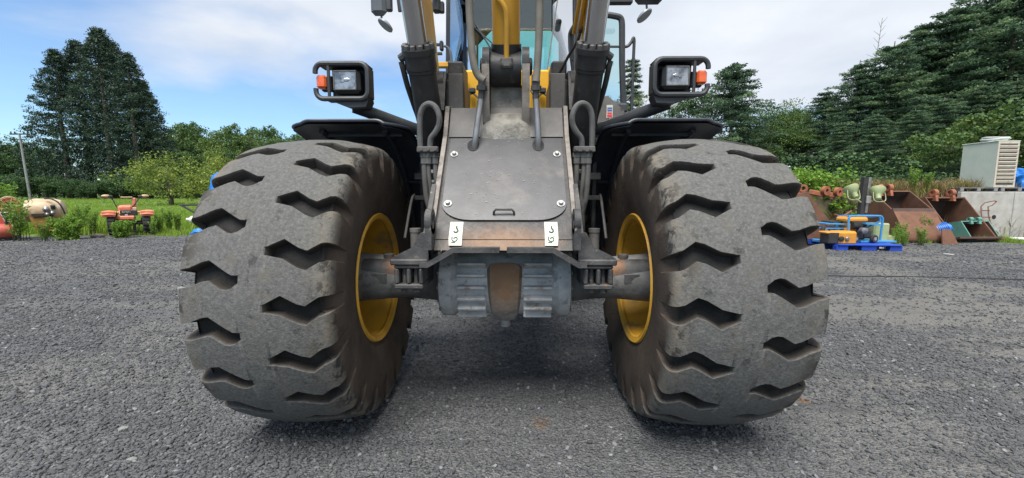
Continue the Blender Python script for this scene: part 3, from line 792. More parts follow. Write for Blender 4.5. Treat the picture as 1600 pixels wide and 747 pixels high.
# --- towers, tilt bracket, tilt cylinder
for sx in (1, -1):
    b = MB()
    b.box((sx * .325, 2.86, 1.86), (.115, .34, .20), bev=.012)
    b.box((sx * .335, 2.92, 2.02), (.10, .26, .16), bev=.012)
    b.yz([(2.63, 1.76), (3.0, 1.60), (3.0, 2.02), (2.74, 2.02), (2.70, 1.96)], sx * .385, sx * .52)
    part('tower', b, M['frame'], loader)
    b = MB(); b.box((sx * .318, 2.687, 1.87), (.092, .02, .24), bev=.004); part('tower_face', b, M['upplate'], loader)
    # tilt bracket side plate, rounded top
    pl = [(2.56, 1.60), (2.47, 1.78), (2.46, 1.98)]
    for k in range(9):
        a = math.pi - k / 8 * math.pi; pl.append((2.58 + .12 * math.cos(a), 2.03 + .075 * math.sin(a)))
    pl += [(2.74, 1.75), (2.76, 1.60)]
    b = MB(); b.yz(pl, sx * .094, sx * .135); b.lathe([(0, .05), (.014, .05), (.02, .04), (.02, 0)], (sx * .135, 2.58, 2.0), (sx, 0, 0), 20)
    tb = part('tilt_bracket', b, M['blackdusty'], loader)
    e = MB(); e.yz([(2.545, 1.60), (2.452, 1.78), (2.449, 1.98), (2.460, 1.98), (2.465, 1.78), (2.565, 1.60)], sx * .094, sx * .137); part('worn_edge', e, M['edge'], tb)
b = MB(); pts = []
for i in range(22):
    z = 1.585 + .32 * i / 21; row = []
    for j in range(17):
        x = -.093 + .186 * j / 16; row.append((x, 2.60 + .04 * i / 21 - .05 * (float(fbm(np.array(x * 14 + 5), np.array(z * 9), 33)) - .3), z))
    pts.append(row)
b.grid(pts); part('tilt_trough', b, M['dirt'], loader, 80)
b = MB(); pts = []
for i in range(15):
    k = i / 14; row = []
    for j in range(29):
        x = -.15 + .30 * j / 28; e = max(0, 1 - (x / .145) ** 2) ** .6; n_ = float(fbm(np.array(x * 22 + 3), np.array(k * 5.), 36))
        h_ = (.045 + .05 * n_) * math.sin(math.pi * min(1, k * 1.02)) * e
        row.append((x, 2.475 + .115 * k - h_ * .75, 1.545 + .20 * k - .03 * (n_ - .4) * (1 - k) + h_ * .4 - .004))
    pts.append(row)
b.grid(pts); part('dried_mud', b, M['dirt'], loader, 80)
# cylinder axis: leans forward as it rises
A = Vector((0, 2.66, 1.93)); B = Vector((0, 2.16, 3.3)); ax = (B - A).normalized()
b = MB(); b.lathe([(-.085, .086), (-.085, .0)], (-.088, 2.60, 1.98), (1, 0, 0), 8)
b = MB(); b.lathe([(-.09, 0), (-.09, .10), (.09, .10), (.09, 0)], (0, 2.60, 1.99), (1, 0, 0), 28)
b.lathe([(.08, .085), (.17, .092), (.215, .09)], A, ax, 24)
tc_ = part('tilt_cylinder', b, M['blackdusty'], loader)
b = MB(); b.lathe([(.213, .0), (.213, .082), (1.4, .082)], A, ax, 36); part('cylinder_barrel', b, M['yellow'], tc_)
b = MB(); side = Vector((1, 0, 0)); fr = side.cross(ax) * -1
if fr.y > 0: fr = -fr
q = lambda h, x, d: A + ax * h + side * x + fr * d
b.tube(smoothpath([q(.13, .004, .118), q(.2, .004, .112), q(.34, .006, .105), q(.40, -.004, .104), q(.45, -.04, .095), q(.5, -.06, .08)], 5), .0155, 10)
part('cylinder_pipe', b, M['yellow'], tc_)
b = MB(); b.box(q(.115, .004, .115), (.074, .06, .06), bev=.01)
for x in (-.022, .03): b.hexbolt(q(.115, x, .14), fr, .009, .012)
part('pipe_flange', b, M['upplate'], tc_)

# --- lift cylinders, boom arms
for sx in (1, -1):
    base = Vector((sx * .458, 2.74, 1.44)); head = Vector((sx * .482, 2.40, 2.05)); ax = (head - base).normalized(); Lb = (head - base).length
    b = MB(); b.lathe([(0, .0), (0, .078), (Lb - .13, .078), (Lb - .125, .084), (Lb - .11, .084), (Lb - .105, .088), (Lb - .03, .088), (Lb - .03, .094), (Lb, .094), (Lb, .055)], base, ax, 32)
    lc = part('lift_cylinder', b, M['blackdusty'], loader)
    for k in range(12):
        a = 2 * math.pi * k / 12; a1 = ax.orthogonal().normalized(); a2 = ax.cross(a1)
        bb = MB(); bb.lathe([(0, .014), (.022, .014), (.026, .010), (.026, 0)], head + (a1 * math.cos(a) + a2 * math.sin(a)) * .078, ax, 10); part('head_bolt', bb, M['upplate'], lc)
    b = MB(); b.lathe([(-.1, .0), (-.1, .056), (1.5, .056), (1.5, 0)], head, ax, 28); part('piston_rod', b, M['rod'], lc)
    # boom arm
    b = MB(); b.yz([(2.60, 1.93), (2.70, 1.86), (2.86, 1.88), (2.88, 2.02), (2.66, 2.4), (2.22, 3.35), (1.9, 3.35), (2.28, 2.35), (2.46, 2.06)], sx * .452, sx * .515)
    arm = part('boom_arm', b, M['yellow'], loader)
    b = MB(); b.lathe([(-.06, .0), (-.06, .09), (.06, .09), (.06, 0)], (sx * .46, 2.78, 1.94), (1, 0, 0), 24); part('boom_pin', b, M['frame'], loader)
b = MB(); b.lathe([(-.52, 0), (-.52, .12), (.52, .12), (.52, 0)], (0, 2.06, 3.35), (1, 0, 0), 28); part('boom_crosstube', b, M['yellow'], loader)
# yellow pipes and hose along the right-hand arm
for dx, m_ in ((.0, 'yellow'), (-.028, 'yellow')):
    b = MB(); b.tube([P(905 + dx * 300, 52, 2.62), P(914 + dx * 300, 0, 2.45), P(922 + dx * 300, -60, 2.3), Vector((.44, 2.0, 3.3))], .012, 8); part('boom_pipe', b, M[m_], loader)
b = MB(); b.tube(smoothpath([P(908, 40, 2.6), P(903, 62, 2.62), P(886, 92, 2.72), P(871, 122, 2.8), P(866, 150, 2.85), P(866, 160, 2.9)]), .009, 8); part('thin_hose', b, M['hose'], loader)
b = MB(); b.box(P(908, 46, 2.6), (.03, .04, .03), bev=.004); part('hose_clamp', b, M['frame'], loader)
b = MB(); b.box(P(868, 151, 2.8), (.05, .03, .03), bev=.006); part('hose_clamp', b, M['frame'], loader)

# --- two thick hoses to the steel pipes that enter the cover plate
for (hp, fp, pp) in (
    ([(733, -60, 2.34), (733, 0, 2.38), (736, 60, 2.40), (740, 98, 2.41), (747, 118, 2.42), (757, 126, 2.42)], [(753, 128), (752, 152)], [(752, 150, 2.44), (750, 165, 2.44), (743, 215, 2.42), (741, 240, 2.44)]),
    ([(843, -60, 2.34), (843, 0, 2.38), (842, 60, 2.40), (839, 110, 2.42), (837, 128, 2.42)], [(838, 128), (837, 152)], [(837, 150, 2.44), (838, 165, 2.44), (841, 215, 2.42), (841, 240, 2.44)])):
    b = MB(); b.tube(smoothpath([P(*q) for q in hp]), .021, 12); th_ = part('tilt_hose', b, M['hosesleeve'], loader)
    b = MB(); p, q = P(*fp[0], 2.43), P(*fp[1], 2.44); d = q - p
    b.tube([p - d * .1, p + d * .25], .024, 6, smooth=False); b.tube([p + d * .25, p + d * .55], .030, 8, smooth=False); b.tube([p + d * .55, q + d * .1], .019, 10)
    part('hose_fitting', b, M['frame'], th_)
    b = MB(); b.tube(smoothpath([P(*q) for q in pp]), .0175, 12); part('steel_pipe', b, M['steelpipe'] if 'steelpipe' in M else M['steel'], th_)

# --- looped hoses, manifolds and hanging lines on both sides
for sx in (1, -1):
    ux = lambda u: 788 + sx * (788 - u) if sx > 0 else u      # survey of the left side, mirrored to the right
    b = MB()
    loop = [(657, 233, 2.47), (656, 205, 2.46), (656.5, 182, 2.45), (661, 168, 2.44), (670, 162, 2.43), (680, 167, 2.43), (686, 180, 2.43), (686, 194, 2.44), (680, 207, 2.45), (673, 217, 2.46), (672, 233, 2.47)]
    lp = smoothpath([P(u, v, Y) for u, v, Y in loop], 5)
    if sx > 0: lp = [Vector((-p.x, p.y, p.z)) for p in lp]
    b.tube(lp, .0165, 10); part('looped_hose', b, M['hosegrey'], loader)
    def mx(u, v, Y): p = P(u, v, Y); return Vector((sx * abs(p.x), p.y, p.z))
    b = MB(); b.box(mx(669, 234, 2.47), (.125, .05, .034), bev=.005)
    for u in (658, 669, 680): b.hexbolt(mx(u, 234, 2.443), (0, -1, 0), .009, .01)
    mf = part('manifold', b, M['upplate'], loader)
    for u, u2, v2, rr_ in ((663, 676, 345, .0165), (681, 684, 345, .0165), (670, 672, 352, .012)):
        b = MB(); b.tube([mx(u, 239, 2.48), mx(u, 246, 2.48)], .026, 6, smooth=False); b.tube([mx(u, 246, 2.48), mx(u, 256, 2.48)], .022, 8, smooth=False); part('hex_fitting', b, M['hosegrey'], mf)
        b = MB(); b.tube(smoothpath([mx(u, 256, 2.48), mx(u + .6, 275, 2.48), mx(u + 4, 310, 2.49), mx(u2, v2, 2.52), mx(u2 + 2, v2 + 40, 2.6)]), rr_, 10); part('hanging_hose', b, M['hosegrey'], mf)
    # feed hose beside the cylinder
    b = MB(); hp = smoothpath([mx(627, 97, 2.42), mx(630, 108, 2.43), mx(637, 135, 2.5), mx(647, 165, 2.6), mx(655, 190, 2.7), mx(660, 230, 2.8)])
    b.tube(hp, .016, 10); part('feed_hose', b, M['hose'], loader)
    b = MB(); b.tube([mx(625, 92, 2.41), mx(634, 86, 2.40), mx(646, 86, 2.40)], [.022, .026, .03], 8, smooth=False); part('hose_elbow', b, M['frame'], loader)
    # brackets and lines between frame and fender
    b = MB()
    b.box((sx * .60, 2.95, 1.25), (.03, .06, .75), bev=.004); b.box((sx * .52, 2.75, 1.22), (.18, .03, .03), bev=.004); b.box((sx * .52, 2.75, 1.36), (.18, .02, .045), bev=.004)
    b.box((sx * .47, 2.86, 1.05), (.08, .3, .28), bev=.01)
    part('line_bracket', b, M['dark2'] if 'dark2' in M else M['frame'], loader)
    b = MB(); b.tube(smoothpath([(sx * .40, 2.3, 1.02), (sx * .43, 2.42, 1.15), (sx * .44, 2.6, 1.28), (sx * .46, 2.75, 1.3)]), .009, 8); b.tube(smoothpath([(sx * .56, 2.3, 1.0), (sx * .57, 2.5, 1.2), (sx * .60, 2.7, 1.24)]), .008, 8)
    part('thin_line', b, M['hose'], loader)

# --- head lamps on arms
for sx in (1, -1):
    pc_ = P(534, 127, 2.42) if sx < 0 else P(1064, 120, 2.42); cx, cz, cy = abs(pc_.x), pc_.z, 2.47
    LC, LK = Vector((sx * cx, cy, cz)), .86
    X = lambda d: sx * (cx + d)          # d outwards
    b = MB(); s0 = P(655, 204, 2.74); s0 = Vector((sx * abs(s0.x), s0.y, s0.z))
    b.tube([s0, Vector((X(-.02), cy + .06, cz - .118))], .037, 16); b.tube([Vector((X(-.02), cy + .06, cz - .118)), Vector((X(-.10), cy + .05, cz - .09))], [.045, .05], 12)
    lamp = part('lamp_arm', b, M['black'], loader)
    b = MB()     # tubular guard, open at the outer lower corner
    hw, hh, rc = .172, .112, .05; gp = []
    for (qx, qz, a0) in ((hw, -hh, 0), (-hw, -hh, 1), (-hw, hh, 2), (hw, hh, 3)):
        ccx = qx - math.copysign(rc, qx); ccz = qz - math.copysign(rc, qz)
        base_a = {0: -90, 1: -90, 2: 180, 3: 90}[a0]
        for k in range(6):
            t = k / 5
            ang = {0: -(90 * (1 - t)) - 0, 1: -90 - 90 * t, 2: 180 - 90 * t, 3: 90 - 90 * t}[a0]
            if a0 == 0: ang = 0 - 90 * t
            gp.append((ccx + rc * math.cos(R_(ang)), ccz + rc * math.sin(R_(ang))))
    gp = [(hw, -.046)] + gp + [(hw, .05)]
    gp3 = [Vector((X(x), cy - .06, cz + z)) for x, z in gp]
    b.tube(gp3, .017, 8, closed=False)
    for (x, z) in ((-hw, .0),): pass
    b.tube([Vector((X(.085), cy - .06, cz - hh)), Vector((X(.085), cy - .06, cz + hh))], .011, 8)
    part('lamp_guard', b.scale_about(LC, LK), M['black'], lamp)
    b = MB()     # housing tray: back, top, bottom, inner cheek
    b.box((X(-.03), cy + .045, cz), (.27, .02, .21), bev=.008); b.box((X(-.005), cy - .005, cz + .108), (.33, .13, .014), bev=.005); b.box((X(-.02), cy - .005, cz - .108), (.30, .13, .014), bev=.005)
    b.box((X(-.165), cy - .005, cz), (.016, .13, .20), bev=.006)
    b.prism([(X(.09), cy - .05, cz - .115), (X(-.17), cy - .05, cz - .115), (X(-.15), cy - .05, cz - .16), (X(-.04), cy - .05, cz - .165)], (0, .11, 0))
    part('lamp_housing', b.scale_about(LC, LK), M['black'], lamp)
    b = MB(); b.box((X(-.022), cy - .01, cz + .005), (.185, .09, .155), bev=.022); hl = part('headlight', b.scale_about(LC, LK), M['black'], lamp)
    b = MB(); b.box((X(-.022), cy - .06, cz + .005), (.15, .014, .122), bev=.006); part('lamp_rim', b.scale_about(LC, LK), M['edge2'] if 'edge2' in M else M['cast'], hl) if False else None
    b = MB(); b.box((X(-.022), cy - .056, cz + .005), (.148, .012, .12), bev=.005); ln_ = part('lens', b.scale_about(LC, LK), M['lens'], lamp)
    b = MB()
    for z in (-.058, .058): b.box((X(-.022), cy - .060, cz + .005 + z), (.150, .012, .008), bev=.002)
    for x in (-.072, .072): b.box((X(-.022 + x), cy - .060, cz + .005), (.008, .012, .108), bev=.002)
    part('lens_bezel', b.scale_about(LC, LK), M['hosegrey'], ln_)
    b = MB(); b.ball((X(-.03), cy - .056, cz + .008), (.034, .010, .016), 14, 8); b.box((X(-.005), cy - .062, cz + .012), (.022, .006, .04), bev=.002); part('lamp_reflector', b.scale_about(LC, LK), M['lens'], ln_)
    b = MB(); b.box((X(.140), cy - .03, cz - .0), (.066, .055, .085), bev=.012); ts = part('turn_signal', b.scale_about(LC, LK), M['orange'], lamp)
    b = MB(); b.box((X(.125), cy + .018, cz - .0), (.08, .04, .1), bev=.008); part('signal_base', b.scale_about(LC, LK), M['black'], lamp)
    # --- fender: a curved shell over the back of the tyre
    rows = []; nA, nX = 56, 33
    x_in, x_out = .585, 1.275
    for i in range(nA):
        a = R_(86 - 94 * (i / (nA - 1)) ** 1.8); row = []
        s = (R_(86) - a) * .9            # distance behind the front edge
        ci = .12 * max(0, 1 - s / .14) ** 2; co = .09 * max(0, 1 - s / .10) ** 2
        for j in range(nX):
            t = j / (nX - 1); x = x_in + ci + (x_out - co - x_in - ci) * t
            rad = .905 - .018 * max(0, (abs(t - .5) * 2 - .8) / .2) ** 2
            row.append((sx * x, AX_Y + rad * math.cos(a), AX_Z + rad * math.sin(a)))
        rows.append(row)
    b = MB(); b.grid(rows)
    inn = [[(p[0], AX_Y + (p[1] - AX_Y) * .978, AX_Z + (p[2] - AX_Z) * .978) for p in r_] for r_ in rows]; b.grid(inn)
    edge = [rows[0][j] for j in range(nX)]
    fe = part('fender', b, M['fender'], loader, 50)
    b = MB(); b.tube([r_[0] for r_ in rows[::-1]] + edge + [r_[-1] for r_ in rows], .010, 8)
    part('fender_edge', b, M['fender'], fe)
    b = MB()    # stiffening ribs under the shell
    for t0 in (.22, .78):
        b.tube([Vector((sx * (x_in + (x_out - x_in) * t0), AX_Y + .878 * math.cos(R_(a)), AX_Z + .878 * math.sin(R_(a)))) for a in range(78, -8, -6)], .016, 8)
    for a in (74, 40, 8):
        b.tube([Vector((sx * (x_in + .06 + k * .1), AX_Y + .878 * math.cos(R_(a)), AX_Z + .878 * math.sin(R_(a)))) for k in range(6)], .012, 8)
    part('fender_rib', b, M['fender'], fe)
    b = MB(); b.tube([(sx * .50, 2.9, 1.25), (sx * .66, 3.02, 1.42)], .03, 10); b.tube([(sx * .5, 3.0, 1.0), (sx * .66, 3.18, 1.1)], .03, 10); part('fender_stay', b, M['dark'], fe)

# --- chassis behind, cab
b = MB(); b.box((0, 4.2, 1.05), (.74, 2.0, .55), bev=.02); b.box((0, 3.55, 1.5), (1.05, .5, .4), bev=.02); b.box((0, 5.2, 1.3), (1.2, 1.8, .9), bev=.03); b.box((0, 5.33, .77), (1.7, .22, .22), bev=.02)
b.box((0, 3.15, .85), (.5, .3, .35))
part('rear_chassis', b, M['dark'], loader)
b = MB(); b.box((0, 5.9, 2.0), (1.15, 1.2, .62), bev=.05); part('engine_hood', b, M['yellow'], loader)
b = MB()      # yellow front of the cab base
b.box((0, 3.45, 1.98), (.86, .3, .42), bev=.015)
b.prism([(.30, 3.28, 1.85), (.47, 3.28, 1.85), (.47, 3.28, 2.05), (.36, 3.28, 2.2), (.30, 3.28, 2.2)], (0, .3, 0))
cb_ = part('cab_base', b, M['yellowclean'] if 'yellowclean' in M else M['yellow'], loader)
b = MB()
for sx in (1, -1):
    c = P(738 if sx < 0 else 848, 148, 3.25)
    b.tube(smoothpath([c + Vector((-.09, 0, .03)), c + Vector((-.05, -.04, -.03)), c + Vector((.0, 0, .01)), c + Vector((.06, -.03, -.035)), c + Vector((.12, 0, -.02))]), .008, 6)
    b.box(c + Vector((.0, 0, .03)), (.05, .04, .04), bev=.008); b.box(c + Vector((.07, 0, .0)), (.035, .04, .05), bev=.008); b.box(c + Vector((-.06 * 1, 0, .10)), (.05, .05, .09), bev=.008)
    b.tube([c + Vector((.05, -.02, -.05)), c + Vector((.06, -.03, -.10))], .014, 8); b.lathe([(0, .022), (.01, .026), (.02, .022)], c + Vector((.065, -.04, -.11)), (0, 1, 0), 12)
part('cab_wiring', b, M['hose'], cb_)
for x in (-.37, .37):
    b = MB(); b.hexbolt((x, 3.299, 2.12), (0, -1, 0), .018, .02); part('base_bolt', b, M['steel'], cb_)
b = MB(); b.box((.18, 4.48, 1.86), (1.72, 1.0, .30), bev=.03); b.box((-.0, 4.55, 2.10), (1.26, 1.3, .3), bev=.02)
part('cab_platform', b, M['frame'], loader)
b = MB(); b.prism([P(925, 152, 3.85), P(950, 150, 3.85), P(975, 172, 3.85), P(980, 200, 3.85), P(925, 205, 3.85)], (0, .25, 0)); sp_ = part('side_panel', b, M['upplate'], loader)
b = MB(); c0 = P(952.5, 174.5, 3.84); b.box(c0, (.055, .006, .115)); dc = part('warning_decal', b, M['sticker'], loader)
for z0, hh, m_ in ((.030, .012, 'blueprint'), (.010, .012, 'blueprint'), (-.012, .010, 'red'), (-.037, .024, 'red')):
    b = MB(); b.box(c0 + Vector((0, -.004, z0)), (.043, .004, hh)); part('decal_print', b, M[m_], dc)
# cab frame
CX0, CX1, CYF, CYR, CZ0, CZ1 = -.62, .63, 4.0, 5.35, 2.18, 3.55
b = MB()
for x in (CX0, CX1):
    b.tube([(x, CYF + .25, CZ0), (x * .97, CYF + .32, CZ1)], .03, 8); b.tube([(x, CYR, CZ0), (x * .97, CYR, CZ1)], .05, 8)
    b.tube([(x, CYF + .25, CZ0), (x, CYR, CZ0)], .035, 8); b.tube([(x * .97, CYF + .3, CZ1), (x * .97, CYR, CZ1)], .05, 8)
b.tube([(CX0, CYF + .25, CZ0), (-.38, CYF, CZ0), (.38, CYF, CZ0), (CX1, CYF + .25, CZ0)], .03, 8)
cab = part('cab_frame', b, M['black'], loader)
b = MB(); b.box((0, 4.75, CZ1 + .06), (1.3, 1.35, .12), bev=.04); part('cab_roof', b, M['black'], loader)
b = MB(); b.box((0, 4.78, CZ1 - .08), (1.2, 1.1, .1), bev=.03)
# rear wall with a chamfered window opening: header, two cheeks, sill
ztop = P(800, 46, CYR).z; zbot = P(800, 158, CYR).z; xl = P(746, 100, CYR).x; xr = P(889, 100, CYR).x; ch = .17
b.xz([(CX0, CZ1), (CX1, CZ1), (CX1, ztop - ch), (xr, ztop - ch), (xr - ch, ztop), (xl + ch, ztop), (xl, ztop - ch), (CX0, ztop - ch)], CYR, CYR + .05)
b.xz([(CX0, ztop - ch - .002), (xl, ztop - ch - .002), (xl, CZ0), (CX0, CZ0)], CYR + .28, CYR + .31) if False else None
for s_ in (1, -1):
    xx = CX1 if s_ > 0 else CX0
    b.yz([(CYR - .35, CZ1), (CYR, CZ1), (CYR, ztop - ch - .1), (CYR - .1, ztop), (CYR - .3, ztop + .15)], xx * .965, xx * .99)
part('headliner', b, M['liner'], cab)
b = MB(); b.box(((xl + xr) / 2, CYR + .02, (ztop + zbot) / 2), (xr - xl + .06, .006, ztop - zbot)); part('rear_window', b, M['glassrear'], cab)
b = MB()
for xx in (xl, xr): b.tube([(xx, CYR, CZ0), (xx, CYR, ztop - ch)], .014, 6)
part('rear_window_frame', b, M['black'], cab)
b = MB(); b.xz([(-.38, CZ0), (.38, CZ0), (.37, CZ1), (-.37, CZ1)], CYF - .003, CYF + .003); part('windscreen', b, M['glass'], cab)
for x in (CX0, CX1):
    s_ = 1 if x > 0 else -1
    b = MB(); b.prism([(s_ * .39, CYF + .005, CZ0), (x, CYF + .24, CZ0), (x * .97, CYF + .31, CZ1), (s_ * .38, CYF + .005, CZ1)], (s_ * .003, -.003, 0)); part('corner_window', b, M['glassside'], cab)
    b = MB(); b.prism([(x, CYF + .27, CZ0), (x, CYR - .04, CZ0), (x * .97, CYR - .04, CZ1), (x * .97, CYF + .34, CZ1)], (.004, 0, 0)); part('side_window', b, M['glassside'], cab)
b = MB(); b.prism([P(862, 46, 5.0), P(884, -30, 5.0), P(912, -30, 5.0), P(912, 50, 5.0), P(900, 62, 5.0), P(884, 80, 5.0)], (0, .06, 0)); part('pillar_trim', b, M['liner'], cab)
b = MB(); b.prism([P(708, -30, 5.0), P(735, -30, 5.0), P(738, 20, 5.0), P(724, 30, 5.0)], (0, .06, 0)); part('pillar_trim', b, M['liner'], cab)
b = MB(); b.box((.02, 4.95, 2.28), (.42, .14, .5), bev=.06); b.box((.02, 4.72, 2.1), (.44, .42, .12), bev=.05); b.box((.03, 4.93, 2.62), (.24, .1, .16), bev=.04); part('seat', b, M['dark'], cab)
b = MB(); b.lathe([(0, .16), (.012, .172), (0, .184), (-.012, .172), (0, .16)], (.03, 4.35, 2.33), (0, -.7, .7), 28); b.tube([(.03, 4.37, 2.31), (.03, 4.2, 2.1)], .035, 10); part('steering_column', b, M['dark'], cab)
b = MB(); b.tube([P(738, 30, 3.96), P(777, 92, 3.95)], .007, 6); b.tube([P(738, 40, 3.96), P(774, 72, 3.95)], .006, 6); b.tube([P(736, 30, 3.96), P(743, 44, 3.96)], .012, 6); part('wiper', b, M['black'], cab)
b = MB(); b.tube([P(877, -40, 3.97), P(854, 115, 3.97)], .006, 6); part('washer_tube', b, M['hosesleeve'], cab)
b = MB(); b.tube(smoothpath([P(694, 72, 4.1), P(701, 76, 4.1), P(705, 90, 4.1), P(705, 118, 4.1), P(706, 132, 4.1)]), .012, 8); part('grab_handle', b, M['liner'], cab)
b = MB(); b.box(P(695, 102, 3.9), (.15, .06, .045), bev=.006); part('step_bar', b, M['yellow'], loader)
b = MB(); b.tube([P(702, 98, 3.85), P(738, 132, 3.5)], .018, 6); b.tube([P(868, 118, 3.5), P(884, 140, 3.5)], .018, 6); part('cab_brace', b, M['black'], loader)
# open cab door and its hand rail
DY = 4.45
b = MB()
d0, d1, d2, d3 = P(940, 22, DY), P(972, 30, DY), P(973, 162, DY), P(938, 158, DY)
b.tube(smoothpath([P(938, 22, DY), P(960, 25, DY), P(970, 29, DY), P(972, 40, DY)], 4) + [P(972, 100, DY), P(974, 164, DY)], .032, 8)
b.tube([P(936, 162, DY), P(974, 164, DY)], .025, 8); b.tube([P(940, 73, DY), P(970, 73, DY)], .012, 6)
door = part('cab_door', b, M['black'], loader)
b = MB(); b.prism([d0, d1, d2, d3], (0, .006, 0)); part('door_glass', b, M['glass'], door)
b = MB(); b.tube(smoothpath([P(974, 73, DY), P(981, 72, DY), P(987, 65, DY), P(990, 59, DY), P(991, 64, DY)], 4) + [P(989, 110, DY), P(987, 167, DY), P(987, 190, DY)], .016, 8)
b.tube([P(975, 135, DY), P(980, 133, DY), P(988, 122, DY)], .013, 8); b.tube([P(975, 158, DY), P(980, 156, DY), P(988, 146, DY)], .013, 8)
part('hand_rail', b, M['black'], loader)
b = MB(); b.tube(smoothpath([P(945, 155, 3.9), P(958, 160, 3.9), P(963, 168, 3.9), P(966, 178, 3.9)]), .014, 8); b.box(P(972, 170, 3.9), (.09, .1, .09), bev=.02); part('step_handle', b, M['black'], loader)
# brackets and mirrors
b = MB()
b.box(P(682, 6, 4.1), (.07, .08, .16), bev=.015); b.box(P(690, 12, 4.12), (.05, .05, .1), bev=.01); b.box(P(690, 72, 4.15), (.035, .05, .09), bev=.01); b.box(P(686, 84, 4.15), (.06, .03, .02)); b.box(P(686, 70, 4.15), (.06, .03, .02))
b.box(P(968, 3, 4.1), (.24, .06, .05), bev=.015)
part('cab_hinges', b, M['black'], cab)
b = MB(); b.tube([(-.6, 4.2, 3.2), P(620, -4, 3.6), P(606, -10, 3.6)], .02, 8); b.tube(smoothpath([P(612, 15, 3.6), P(604, 17, 3.6), P(597, 20, 3.6), P(596, 34, 3.6)]), .009, 8)
b.tube([P(622, -6, 3.6), P(625, 18, 3.6)], .016, 8); b.box(P(608, 6, 3.61), (.05, .05, .12), bev=.01)
mr = part('mirror_arm', b, M['black'], loader)
b = MB(); c = P(592, 4, 3.6); b.box(c, (.13, .07, .21), bev=.035); part('mirror', b, M['mirrordark'] if 'mirrordark' in M else M['liner'], mr)
def roundmirror(c, n, par):
    b = MB(); b.lathe([(0, 0), (0, .064), (.006, .07), (.02, .066), (.038, .03), (.042, 0)], c, n, 28); return part('round_mirror', b, M['mirror'], par)
roundmirror(P(601, 41, 3.6), (.55, .22, .80), mr)
b = MB(); b.tube([(.61, 4.2, 3.25), P(990, -6, 3.6), P(1006, -2, 3.6)], .02, 8); b.tube([P(1010, 1, 3.6), P(1011, 20, 3.6)], .009, 8); b.box(P(1013, -2, 3.6), (.22, .07, .09), bev=.03)
mr = part('mirror_arm', b, M['black'], loader)
roundmirror(P(1008, 26, 3.6), (-.55, .22, .80), mr)
#@@PART3
# ------------------------------------------------------------------ foliage
def leaf_mesh(name, clumps, m, seed, wid=.55, up=.35, out=.7, along=None, jit=.16):
    "clumps: rows cx,cy,cz, rx,ry,rz, n, size, tint -> one mesh of small leaf faces spread through the clumps"
    r = np.random.default_rng(seed); C = np.asarray(clumps, float)
    n = C[:, 6].astype(int); idx = np.repeat(np.arange(len(C)), n); N = len(idx); c = C[idx]
    d = r.normal(size=(N, 3)); d /= np.linalg.norm(d, axis=1)[:, None]
    rad = r.uniform(0, 1, N) ** .42
    p = c[:, :3] + d * c[:, 3:6] * rad[:, None]
    nn = r.normal(size=(N, 3)) * .8 + d * out; nn[:, 2] += up; nn /= np.linalg.norm(nn, axis=1)[:, None]
    t = r.normal(size=(N, 3))
    if along is not None: t = t * .5 + np.asarray(along)[idx] * 1.2
    a = t - nn * (t * nn).sum(1)[:, None]; a /= np.linalg.norm(a, axis=1)[:, None] + 1e-9
    b = np.cross(nn, a); s = (c[:, 7] * r.uniform(.6, 1.35, N))[:, None]
    V = np.stack([p - a * s * .5, p + b * s * wid * .5, p + a * s * .5, p - b * s * wid * .5], 1).reshape(-1, 3)
    tint = np.clip(c[:, 8] + r.normal(0, jit, N), 0, 1)
    me = bpy.data.meshes.new(name); me.vertices.add(4 * N); me.vertices.foreach_set('co', V.astype(np.float32).ravel())
    me.loops.add(4 * N); me.loops.foreach_set('vertex_index', np.arange(4 * N, dtype=np.int32))
    me.polygons.add(N); me.polygons.foreach_set('loop_start', np.arange(N, dtype=np.int32) * 4)
    at = me.attributes.new('tint', 'FLOAT', 'POINT'); at.data.foreach_set('value', np.repeat(tint, 4).astype(np.float32))
    me.update(calc_edges=True); me.validate(); me.materials.append(m); return me
M['cedar'] = foliage('cedar_needles', (.014, .034, .025), (.032, .064, .042), (.068, .112, .064), .2)
M['broad'] = foliage('broad_leaves', (.04, .085, .022), (.075, .14, .035), (.14, .21, .055), .3)
M['broaddark'] = foliage('dark_broad_leaves', (.025, .058, .024), (.045, .095, .034), (.08, .145, .05), .2)
M['persimmon'] = foliage('yellowing_leaves', (.09, .14, .028), (.18, .25, .045), (.34, .38, .08), .4)
M['fir'] = foliage('fir_needles', (.044, .088, .054), (.082, .15, .08), (.15, .23, .11), .4)
M['bamboo'] = foliage('bamboo_leaves', (.10, .14, .04), (.16, .20, .06), (.24, .27, .09), .3)
M['weed'] = foliage('weed_leaves', (.09, .18, .02), (.15, .28, .035), (.24, .38, .06), .35)
M['grassblade'] = foliage('grass_blades', (.14, .24, .025), (.23, .36, .04), (.34, .46, .08), .35)
M['drygrass'] = foliage('dry_grass', (.13, .10, .045), (.24, .18, .08), (.36, .29, .14), .25)
M['bark'] = mat('bark', (.05, .04, .032), (.11, .095, .08), 5, .9, 0, .6, 20, stretch=(4, 4, .6))
M['barkpale'] = mat('pale_bark', (.14, .13, .12), (.24, .23, .21), 5, .9, 0, .4, 20)
def trunk_mb(h, r, seed, bend=.03, limbs=()):
    rr = np.random.default_rng(seed); b = MB(); n = 7
    path = [Vector((rr.normal(0, bend) * h * k / n, rr.normal(0, bend) * h * k / n, h * k / n - .3 * (k == 0))) for k in range(n + 1)]
    b.tube(path, [r * (1 - .85 * k / n) for k in range(n + 1)], 7)
    for q in limbs:
        q = Vector(q); z0 = min(max(q.z * .55, h * .15), h * .9); k = z0 / h * n; i = min(int(k), n - 1); s = path[i].lerp(path[i + 1], k - i)
        b.tube([s, s.lerp(q, .5) + Vector((0, 0, .06 * q.length)), q], [r * .4, r * .25, r * .06], 5)
    return b
